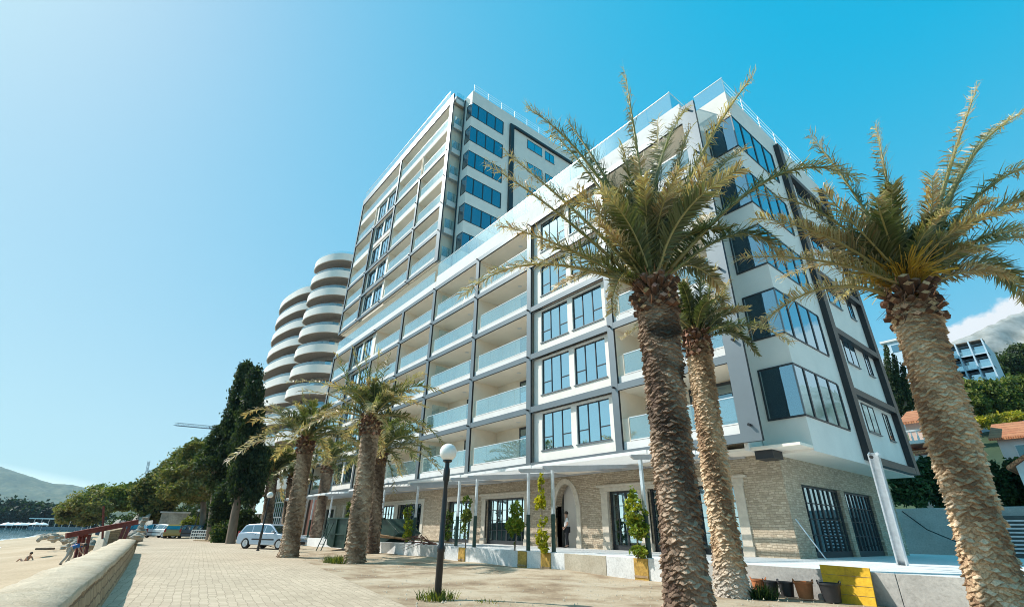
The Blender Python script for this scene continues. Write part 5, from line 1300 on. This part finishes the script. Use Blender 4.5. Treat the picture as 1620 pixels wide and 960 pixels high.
def px_tree(name, label, bu, bv, d, rows, n, size, cols, seed, trunk=(), **k):
    n, size = int(n * 1.8), size * .72
    if name == 'cypress_tree': k.setdefault('flat', -2.0); rows = [(a, b, c * .88, e) for a, b, c, e in rows]
    b_ = at(bu, bv, d); b_.z = max(b_.z, -2.2) if bv > 855 else b_.z
    return tree(name, label, b_, [at(u, v, d) for u, v in trunk] or [at(rows[0][0], rows[0][1], d)], lobes_px(rows, d), n, size, cols, seed, **k)
px_tree('cypress_tree', 'taller dark cypress with bare leaning trunk, left of the first row palms', 364, 862, 47, [(402, 600, 13, 22), (399, 630, 17, 28), (396, 662, 21, 34), (393, 700, 24, 36), (391, 735, 26, 34), (386, 765, 24, 26), (408, 742, 18, 30), (400, 775, 16, 22)], 15000, .2, DK, 31, trunk=[(372, 810), (383, 760), (393, 690), (402, 600)], r=(.42, .12), gap=.16, freq=.8)
px_tree('cypress_tree', 'second dark cypress touching the taller one on its left', 345, 855, 53, [(386, 592, 13, 22), (381, 622, 17, 28), (376, 655, 20, 32), (371, 690, 21, 36), (366, 722, 18, 30), (380, 700, 18, 40)], 13000, .22, DK, 32, trunk=[(352, 800), (366, 720), (386, 600)], r=(.4, .12), gap=.18, freq=.8)
px_tree('pine_tree', 'dark pine with reddish leaning trunk beside the orange-brown stump', 332, 858, 54, [(350, 690, 16, 20), (344, 715, 20, 20), (336, 742, 24, 18), (352, 752, 20, 22), (328, 722, 14, 14), (360, 770, 18, 18)], 9000, .22, DK + PINE[:1], 33, trunk=[(336, 810), (341, 760), (348, 690)], r=(.42, .14), gap=.3)
px_tree('evergreen_tree', 'low dark evergreen bush-tree between the two leaning trunks', 352, 858, 51, [(350, 800, 14, 22), (356, 785, 14, 20), (345, 822, 11, 16), (360, 815, 10, 20)], 5000, .17, DK + GR[:1], 34, trunk=[(350, 830)], r=(.14, .06), gap=.25)
px_tree('pine_tree', 'broad sunlit pine whose brownish boughs hang over the parked cars', 320, 850, 66, [(305, 730, 26, 16), (290, 752, 28, 14), (318, 748, 24, 16), (278, 775, 22, 13), (300, 778, 28, 16), (325, 775, 20, 16), (310, 712, 20, 12), (332, 725, 14, 16)], 15000, .26, PINE, 35, trunk=[(322, 800), (318, 750), (312, 720)], r=(.4, .16), gap=.42)
px_tree('pine_tree', 'darker pine left of the broad sunlit one, trunk behind the silver hatchback', 246, 846, 78, [(250, 770, 26, 18), (236, 790, 22, 16), (262, 785, 20, 18), (248, 808, 22, 12), (225, 778, 16, 10), (270, 765, 12, 12)], 11000, .3, PINE[:3] + DK[1:], 36, trunk=[(247, 815), (248, 775)], r=(.4, .16), gap=.4)
px_tree('pine_tree', 'green pine rising on the slope behind the broad sunlit pine', 300, 800, 95, [(322, 705, 18, 12), (300, 722, 22, 12), (285, 738, 22, 14), (262, 752, 18, 12), (335, 712, 14, 14)], 9000, .34, HILL[:2] + PINE[1:3], 37, trunk=[(302, 740)], r=(.4, .15), gap=.35)
px_tree('shrub', 'bright yellow-green round bush behind the dark parked car', 305, 842, 70, [(305, 828, 13, 10), (296, 832, 8, 7), (313, 833, 8, 8)], 2500, .2, OLV + [(.34, .36, .05)], 38, trunk=[(305, 836)], r=(.1, .05), cat='bush')
px_tree('shrub', 'olive shrub at the foot of the leaning cypress trunk', 352, 862, 49, [(350, 848, 11, 14), (360, 842, 9, 16), (345, 838, 8, 12)], 2600, .15, OLV[:1] + GR, 39, trunk=[(351, 852)], r=(.07, .04), cat='bush')
for k, (lab, d, rows, n, cols) in enumerate([
    ('yellow-ochre bushes at the lower end of the rocky slope above the beach', 112, [(120, 806, 22, 14), (140, 795, 24, 16), (105, 815, 14, 10), (155, 805, 16, 12), (130, 820, 22, 8)], 8000, PINE[1:] + OLV[:1]),
    ('bright green bushes at the middle of the rocky slope', 118, [(170, 790, 24, 16), (190, 784, 22, 14), (160, 778, 16, 10), (200, 795, 18, 10), (150, 790, 14, 14)], 8000, HILL[1:] + OLV),
    ('dark scrub trees at the top of the rocky slope under the far crane', 120, [(222, 775, 22, 10), (205, 780, 16, 10), (240, 768, 18, 10), (215, 790, 20, 8)], 6000, DK[1:] + HILL[:2])]):
    px_tree('bush', lab, rows[0][0], rows[0][1] + rows[0][3] + 4, d, rows, n, .42, cols, 50 + k, cat='bush', r=(.2, .1), gap=.3, freq=.3)
for k, (lab, d, rows) in enumerate([('dark undergrowth behind the parked cars and the stone wall', 90, [(200, 828, 20, 12), (235, 826, 22, 14), (270, 822, 22, 16), (300, 820, 22, 18), (330, 815, 22, 22), (355, 812, 20, 24)]),
    ('dark evergreen shrubs behind the leaning trunks beside the silver car', 64, [(345, 826, 14, 16), (365, 822, 16, 18), (385, 826, 14, 16), (400, 834, 10, 12)])]):
    px_tree('bush', lab, rows[2][0], 846, d, rows, 7000, .3, DK + GR[:1], 57 + k, cat='bushes', r=(.1, .06), gap=.2)
# dark pine wood on the far shore, one mass
V, F, C = leaf_cloud([(*at(u, v, 400), 12, 12, hh) for u, v, hh in [(x, 818 + 2 * math.sin(x), 8 + 2.5 * math.sin(x * .37) + (3 if x < 60 else 0)) for x in range(-40, 150, 9)]], 16000, 1.5, [(.014, .03, .02), (.02, .04, .025), (.035, .055, .03)], 61, .15, .12)
o = fast_mesh('woods', V, F, 'foliage', C); tag(o, 'dark pine wood along the far shore of the bay', 'woods', kind='stuff')
def ridge(name, pts, d, depth, mat, seed, low=-3, rough=.012, nu=150, nvr=22):
    """a hill: crest line given as (u, v) at distance d, falling towards the viewer over depth metres"""
    us = [p[0] for p in pts]; vs = [p[1] for p in pts]; V = []; Fc = []; g = np.random.default_rng(seed); ph = g.uniform(0, 6, 12)
    for i in range(nu + 1):
        u = us[0] + (us[-1] - us[0]) * i / nu; c = at(u, float(np.interp(u, us, vs)), d); r2 = Vector((c.x, c.y, 0)).normalized(); H_ = c.z
        for j in range(nvr + 1):
            t = j / nvr; p = c - r2 * depth * (t - .0); z = low + (H_ - low) * (1 - t) ** 1.15
            am = H_ * rough * 6 * math.sin(math.pi * min(1, t * 1.6 + .05))
            z += am * (math.sin(i * .31 + j * .8 + ph[0]) * .5 + math.sin(i * .83 - j * .5 + ph[1]) * .3 + math.sin(i * 1.9 + j * 1.7 + ph[2]) * .22) + g.normal(0, H_ * rough * .22) * (t < .98)
            V.append((p.x, p.y, z))
        # back side
    n = nvr + 1
    for i in range(nu):
        for j in range(nvr): a = i * n + j; Fc.append((a, a + 1, a + n + 1, a + n))
    # a back face so that the hill is solid
    b0 = len(V)
    for i in range(nu + 1): p = Vector(V[i * n]); r2 = Vector((p.x, p.y, 0)).normalized(); q_ = p + r2 * depth * .8; V.append((q_.x, q_.y, low))
    for i in range(nu): Fc.append((i * n, (i + 1) * n, b0 + i + 1, b0 + i))
    o = fast_mesh(name, np.array(V), np.array(Fc), mat, smooth=True); tag(o, kind='structure'); return o
ridge('hills', [(-700, 775), (-420, 720), (-200, 700), (-60, 715), (0, 737), (30, 747), (60, 758), (85, 765), (115, 766), (135, 771), (160, 780), (190, 800), (240, 812)], 3600, 1300, 'scrub', 71)
ridge('hills', [(120, 800), (160, 788), (190, 775), (230, 766), (265, 762), (300, 752), (420, 740), (600, 735)], 1300, 500, 'scrub', 72)
# cranes beyond the trees
def lattice(q, p, r, w, n, mat):
    p, r = Vector(p), Vector(r); d = (r - p).normalized(); s = d.cross(Vector((0, 0, 1)))
    if s.length < .1: s = Vector((1, 0, 0))
    s.normalize(); u = s.cross(d).normalized(); ch = [s * w + u * -w * .6, s * -w + u * -w * .6, u * w]
    for c_ in ch: q.beam(p + c_, r + c_, .16, .16, mat)
    for k in range(n):
        a = p.lerp(r, k / n); b_ = p.lerp(r, (k + 1) / n)
        for i in range(3): q.beam(a + ch[i], b_ + ch[(i + 1) % 3], .1, .1, mat)
D2 = 230; a = at(277, 671, D2); c = at(352, 678, D2); m_ = at(384, 681, D2)
cr = thing('tower_crane', 'grey tower crane whose horizontal jib reaches left from behind the cypresses', 'crane', (m_.x, m_.y, 0))
q = MB(); lattice(q, a, m_ + (m_ - c).normalized() * 9, .8, 34, 'crane_steel'); q.build('jib', cr)
q = MB(); lattice(q, (m_.x, m_.y, 0), (m_.x, m_.y, m_.z + 6), .8, 22, 'crane_steel'); q.build('mast', cr)
q = MB(); q.box(m_.x - 1, m_.x + 1, m_.y - 1, m_.y + 1, m_.z - 2.8, m_.z - 1, 'crane_steel'); q.build('cab', cr)
a = at(231, 768, 300); c = at(236, 729, 300); cr = thing('tower_crane', 'thin far crane pointing up from the low hill left of the pines', 'crane', tuple(a))
q = MB(); lattice(q, a + Vector((0, 0, -8)), c, .6, 14, 'crane_steel'); q.build('mast', cr)
q = MB(); lattice(q, at(234, 746, 300), at(238, 744, 300), .35, 3, 'crane_steel'); q.build('jib', cr)
q = MB(); p = at(268, 838, 72); q.beam(p + Vector((-.9, -1.3, 1.0)), p + Vector((1.0, 1.5, 1.0)), .3, 2.2, 'rock'); q.beam(p + Vector((-1.0, -1.45, 2.2)), p + Vector((1.1, 1.65, 2.2)), .5, .2, 'concrete'); tag(q.build('stone_hut'), 'low grey stone wall behind the olive and white parked cars', 'wall')
q = MB()
for k in range(10): a = at(302 + k * 3.6, 846, 61); q.box(a.x - .03, a.x + .03, a.y - .03, a.y + .03, 0, .95, 'white_paint')
a, c = at(302, 846, 61), at(335, 846, 61)
for z in (.3, .6, .92): q.beam((a.x, a.y, z), (c.x, c.y, z), .04, .1, 'white_paint')
tag(q.build('picket_fence'), 'low white fence before the pines right of the parked cars', 'fence')
q = MB(); a = at(329, 857, 52); q.tube([a + Vector((0, .3, -.1)), a + Vector((-.1, .3, .7)), a + Vector((0, .4, 1.6))], [.42, .3, .16], 'timber', 9); q.beam(a + Vector((-2.2, -.9, .06)), a + Vector((-.2, .2, .12)), .22, .12, 'timber'); tag(q.build('tree_stump'), 'orange-brown split stump with a fallen piece beside the leaning pine trunk', 'stump')

# ------------------------------------------------------------------ right-hand background
cw = MB(); cw.box(-10.6, 24, 38, 38.4, 0, 3.05, 'concrete'); o = cw.build('boundary_wall', bevel=.03); tag(o, 'plain grey concrete boundary wall behind the terrace on the right', 'wall')
q = MB(); pts = [(-9.6, 37.9, 2.9), (-8.6, 37.6, 1.9), (-7.2, 37.2, 1.2), (-5.4, 37, .85)]; q.tube(pts, .03, 'cable', 6); tag(q.build('black_hose'), 'black hose hanging down the concrete boundary wall', 'hose')
for k, (u, v, d, rows, lab) in enumerate([(1462, 800, 42, [(1435, 775, 26, 24), (1462, 760, 24, 28), (1490, 775, 22, 26), (1448, 745, 16, 18), (1472, 735, 14, 16)], 'dark leafy tree above the concrete wall between the building and the right palm'), (1585, 800, 44, [(1575, 770, 20, 26), (1600, 775, 24, 28), (1580, 745, 14, 16), (1612, 750, 16, 22)], 'dark leafy tree above the concrete wall right of the right palm')]):
    px_tree('broadleaf_tree', lab, u, v, d, rows, 5200, .26, [(.022, .045, .02), (.035, .07, .026), (.06, .10, .035)], 80 + k, trunk=[(rows[1][0], rows[1][1])], r=(.16, .08), gap=.35, freq=.7)
q = MB(); c = ony(1600, 838, 36); 
t = thing('air_conditioner', 'grey louvred cabinet by the boundary wall behind the right palm', 'cabinet', (c.x, c.y, TZ)); q.box(c.x - .9, c.x + .9, 36, 36.8, TZ, TZ + 1.9, 'interior')
for k in range(9): q.box(c.x - .85, c.x + .85, 35.96, 35.999, TZ + .2 + k * .18, TZ + .27 + k * .18, 'galvanised')
q.build('housing', t)
RD = _Rc.to_2d().to_3d().normalized()          # level direction across the view
def house(label, wall, roofc, x0, x1, y0, y1, z0, ze, zr, ridge_x=True, wins=()):
    """house with pitched tiled roof; window openings on the front (-y) side"""
    t = thing('house', label, 'house', ((x0 + x1) / 2, y0, z0), 'houses behind the terrace'); q = MB(); q.box(x0, x1, y0, y1, z0, ze, wall); q.build('wall', t)
    q = MB(); o = .5
    if ridge_x:
        ym = (y0 + y1) / 2; q.hexa([(x0 - o, y0 - o, ze - .25), (x1 + o, y0 - o, ze - .25), (x0 - o, ym, zr), (x1 + o, ym, zr), (x0 - o, y0 - o, ze - .02), (x1 + o, y0 - o, ze - .02), (x0 - o, ym, zr + .22), (x1 + o, ym, zr + .22)], roofc)
        q.hexa([(x0 - o, ym, zr), (x1 + o, ym, zr), (x0 - o, y1 + o, ze - .25), (x1 + o, y1 + o, ze - .25), (x0 - o, ym, zr + .22), (x1 + o, ym, zr + .22), (x0 - o, y1 + o, ze - .02), (x1 + o, y1 + o, ze - .02)], roofc)
    else:
        xm = (x0 + x1) / 2
        for (xa, s) in ((x0 - o, 1), (x1 + o, -1)): q.hexa([(xa, y0 - o, ze - .25), (xm, y0 - o, zr), (xa, y1, ze - .25), (xm, y1, zr), (xa, y0 - o, ze - .02), (xm, y0 - o, zr + .22), (xa, y1, ze - .02), (xm, y1, zr + .22)], roofc)
        w_ = MB(); w_.prism([(x0, ze), (x1, ze), (xm, zr)], y0, y0 + .3, wall); w_.build('gable', t)
    q.build('roof', t)
    for (a, c, za, zc) in wins:
        w_ = MB(); w_.box(a - .08, c + .08, y0 - .05, y0 - .003, za - .08, zc + .08, 'white_paint'); wo = w_.build('window', t); w_ = MB(); w_.box(a, c, y0 - .07, y0 - .052, za, zc, 'pane_side'); w_.build('pane', wo)
    return t
h1 = house('pinkish house with terracotta roof and balustraded terrace behind the dark tree', 'house_pink', 'roof_tile', -13.2, -9.5, 62, 72, 3, 12.2, 14.0, True, [(-12.0, -10.2, 5.2, 8.0)])
q = MB(); q.box(-13.6, -9.3, 58.6, 61.9, 9.6, 9.9, 'house_white'); q.hexa([(-13.8, 58, 8.6), (-9.2, 58, 8.6), (-13.8, 61.95, 9.55), (-9.2, 61.95, 9.55), (-13.8, 58, 8.85), (-9.2, 58, 8.85), (-13.8, 61.95, 9.59), (-9.2, 61.95, 9.59)], 'roof_tile'); q.build('terrace_roof', h1)
q = MB()
for k in range(9): q.lathe([(.06, 9.9), (.1, 10.1), (.05, 10.5), (.08, 10.75)], 'house_white', (-13.2 + k * .45, 58.9, 0), 8)
q.box(-13.5, -9.4, 58.8, 59.0, 10.75, 10.9, 'house_white'); q.build('balustrade', h1)
q = MB(); q.box(-13.4, -9.4, 58.4, 58.9, 8.0, 8.5, 'house_white'); q.box(-13.3, -9.5, 58.9, 61.9, 3, 8.4, 'house_pink'); q.box(-12.4, -10.4, 58.82, 58.89, 3.6, 7.4, 'white_paint'); q.build('veranda', h1)
house('low house with long orange tiled roof right of the tall right palm', 'house_white', 'roof_tile', -7.4, 9, 66, 76, 3, 10.4, 12.3, True, [(-6.3, -4.6, 7.9, 9.6)])
house('white gabled house with orange roof at the right edge below the long tiled roof', 'house_white', 'roof_tile', -5.6, 3.5, 54, 64, 2, 6.6, 9.5, False, [(-2, -.4, 5.6, 7.2)])
# the green hillside and what stands on it
V = []; Fc = []; n1, n2 = 90, 50; g = np.random.default_rng(9)
for i in range(n1 + 1):
    x = -60 + 380 * i / n1
    for j in range(n2 + 1):
        y = 70 + 430 * j / n2; z = -.2 + max(0, (min(y, 165) - 72)) * .265 - max(0, y - 200) * .05 + 3.0 * math.sin(x * .045 + y * .02) + 1.6 * math.sin(x * .11 - y * .07) + g.normal(0, .35) + max(0, x) * .06 * min(1, (y - 70) / 60)
        V.append((x, y, z if j else -3))
for i in range(n1):
    for j in range(n2): a = i * (n2 + 1) + j; Fc.append((a, a + 1, a + n2 + 2, a + n2 + 1))
o = fast_mesh('terrain', np.array(V), np.array(Fc), 'scrub', smooth=True); tag(o, kind='structure')
def shrub_mass(rows, d, n, size, cols, seed, label):
    V, F, C = leaf_cloud(lobes_px(rows, d), n, size, cols, seed, .2, .4); o = fast_mesh('bush', V, F, 'foliage', C); tag(o, label, 'bushes', kind=None); return o
shrub_mass([(1530, 640, 26, 22), (1555, 622, 26, 20), (1580, 632, 26, 24), (1610, 618, 26, 24), (1525, 615, 18, 14), (1600, 645, 22, 16)], 95, 16000, .34, HILL + OLV[:1], 90, 'mass of sunlit green bushes on the hillside right of the palm trunk')
shrub_mass([(1545, 668, 16, 9), (1570, 664, 18, 9), (1600, 662, 22, 10), (1585, 672, 20, 6)], 88, 5000, .26, [(.16, .17, .03), (.30, .28, .04), (.50, .40, .03)], 91, 'low yellow flowering broom bushes above the tiled roof')
shrub_mass([(1590, 575, 22, 16), (1615, 560, 20, 16), (1575, 590, 16, 12), (1610, 590, 20, 14)], 135, 10000, .42, DK[1:] + HILL[:2], 92, 'dark green pines right of the blue balconied hotel')
shrub_mass([(1450, 630, 26, 22), (1480, 640, 26, 24), (1500, 615, 24, 26), (1420, 640, 18, 20)], 100, 9000, .34, DK + HILL[:1], 93, 'dark bushes behind the pink house')
for k, (u, v0, v1, lab) in enumerate([(1402, 545, 640, 'tall thin cypress just right of the building corner'), (1415, 560, 640, 'slightly shorter cypress next to the tall thin one'), (1428, 575, 640, 'third cypress against the palm trunk')]):
    px_tree('cypress_tree', lab, u + 4, v1, 90, [(u + (vv - v0) * .07, vv, 3 + (vv - v0) * .085, 9) for vv in range(v0 + 7, v1 - 4, 9)], 1700, .3, DK + GR[:1], 95 + k, trunk=[(u + 1, v0 + 8)], r=(.2, .05), gap=.1, group='cypresses on the hillside')
HT = thing('hotel', 'blue-white stepped hotel with rows of glass-fronted balconies on the hillside', 'building', tuple(ony(1530, 600, 150))); x0, x1 = -24.5, -12.4; zt = 44.2
q = MB(); q.box(x0, x1, 152.5, 165, 20, zt, 'hotel_blue'); q.build('wall', HT)
for r in range(4):
    z = zt - 3.25 * (r + 1); q = MB(); q.box(x0 - .2, x1 + .2, 149.8, 152.5, z - .25, z, 'hotel_blue'); q.box(x0 - .2, x1 + .2, 149.9, 152.5, z + 3.0, z + 3.2, 'bark') ; q.build('balcony_slab', HT)
    for c_ in range(5):
        xa = x0 + (x1 - x0) * c_ / 5
        q = MB(); q.box(xa + .15, xa + 2.25, 149.9, 149.95, z, z + 1.05, 'rail_glass'); q.build('glass_railing', HT)
        q = MB(); q.box(xa + .2, xa + 2.2, 152.4, 152.46, z + .1, z + 2.6, 'pane'); q.build('window', HT)
for c_ in range(6): q = MB(); xa = x0 + (x1 - x0) * c_ / 5; q.box(xa - .14, xa + .14, 149.7, 152.5, zt - 13.5, zt, 'hotel_blue'); q.build('fin', HT)
wb = thing('building', 'plain white flat-roofed building beyond the thin cypresses', 'building', tuple(ony(1425, 590, 140))); c = ony(1395, 541, 140); e = ony(1470, 552, 140)
q = MB(); q.box(c.x, e.x, 140, 150, 25, c.z - .5, 'hotel_blue'); q.box(c.x - .4, e.x, 139.6, 150, c.z - .5, c.z, 'slab_white'); q.build('wall', wb)
for k in range(3): q = MB(); a = c.x + 1.5 + k * 3.6; q.box(a, a + 2.4, 139.93, 139.99, c.z - 3.2, c.z - 1.4, 'pane_side'); q.build('window', wb)
ridge('mountain', [(1250, 640), (1380, 605), (1450, 575), (1500, 545), (1550, 521), (1600, 500), (1660, 478), (1750, 445), (1900, 430), (2150, 470), (2500, 520)], 1150, 560, 'mountain_rock', 75, low=0, rough=.008, nu=220, nvr=40)

def polar_ridge(name, prof, d, depth, mat, seed, nu=140, nvr=30):
    """hillside given by bearing (degrees right of +y) and crest elevation (degrees) seen from the terrace"""
    g = np.random.default_rng(seed); V = []; Fc = []; az = [p[0] for p in prof]; el = [p[1] for p in prof]; ph = g.uniform(0, 6, 6); n = nvr + 1
    for i in range(nu + 1):
        a = az[0] + (az[-1] - az[0]) * i / nu; e = float(np.interp(a, az, el)); dx, dy = math.sin(R(a)), math.cos(R(a)); H_ = d * math.tan(R(e))
        for j in range(n):
            t = j / nvr; r_ = d - depth * t; z = -3 + (H_ + 3) * (1 - t) ** 1.2 + H_ * .05 * (math.sin(i * .3 + j * .7 + ph[0]) + math.sin(i * .9 - j * .6 + ph[1]) * .6) * math.sin(math.pi * min(1, t + .06)) + g.normal(0, H_ * .008)
            V.append((dx * r_, dy * r_, z))
    for i in range(nu):
        for j in range(nvr): a = i * n + j; Fc.append((a, a + 1, a + n + 1, a + n))
    o = fast_mesh(name, np.array(V), np.array(Fc), mat, smooth=True); tag(o, kind='structure'); return o
polar_ridge('hills', [(4, 2), (9, 9), (16, 14), (30, 17), (50, 16), (75, 10), (95, 3)], 620, 420, 'mountain_rock', 77)

# ------------------------------------------------------------------ sea air
HZ = True
if HZ:
    q = MB(); q.box(-5600, 2600, -2500, 4200, -3.2, 560, 'stucco'); o = q.build('haze'); tag(o, kind='stuff'); o.data.materials.clear()
    hm = bpy.data.materials.new('haze_air'); hm.use_nodes = True; t = hm.node_tree; t.nodes.clear(); ou = t.nodes.new('ShaderNodeOutputMaterial'); pv = t.nodes.new('ShaderNodeVolumePrincipled')
    pv.inputs['Color'].default_value = (.55, .82, 1, 1); pv.inputs['Density'].default_value = .00007; pv.inputs['Anisotropy'].default_value = .2
    t.links.new(pv.outputs[0], ou.inputs['Volume']); o.data.materials.append(hm)
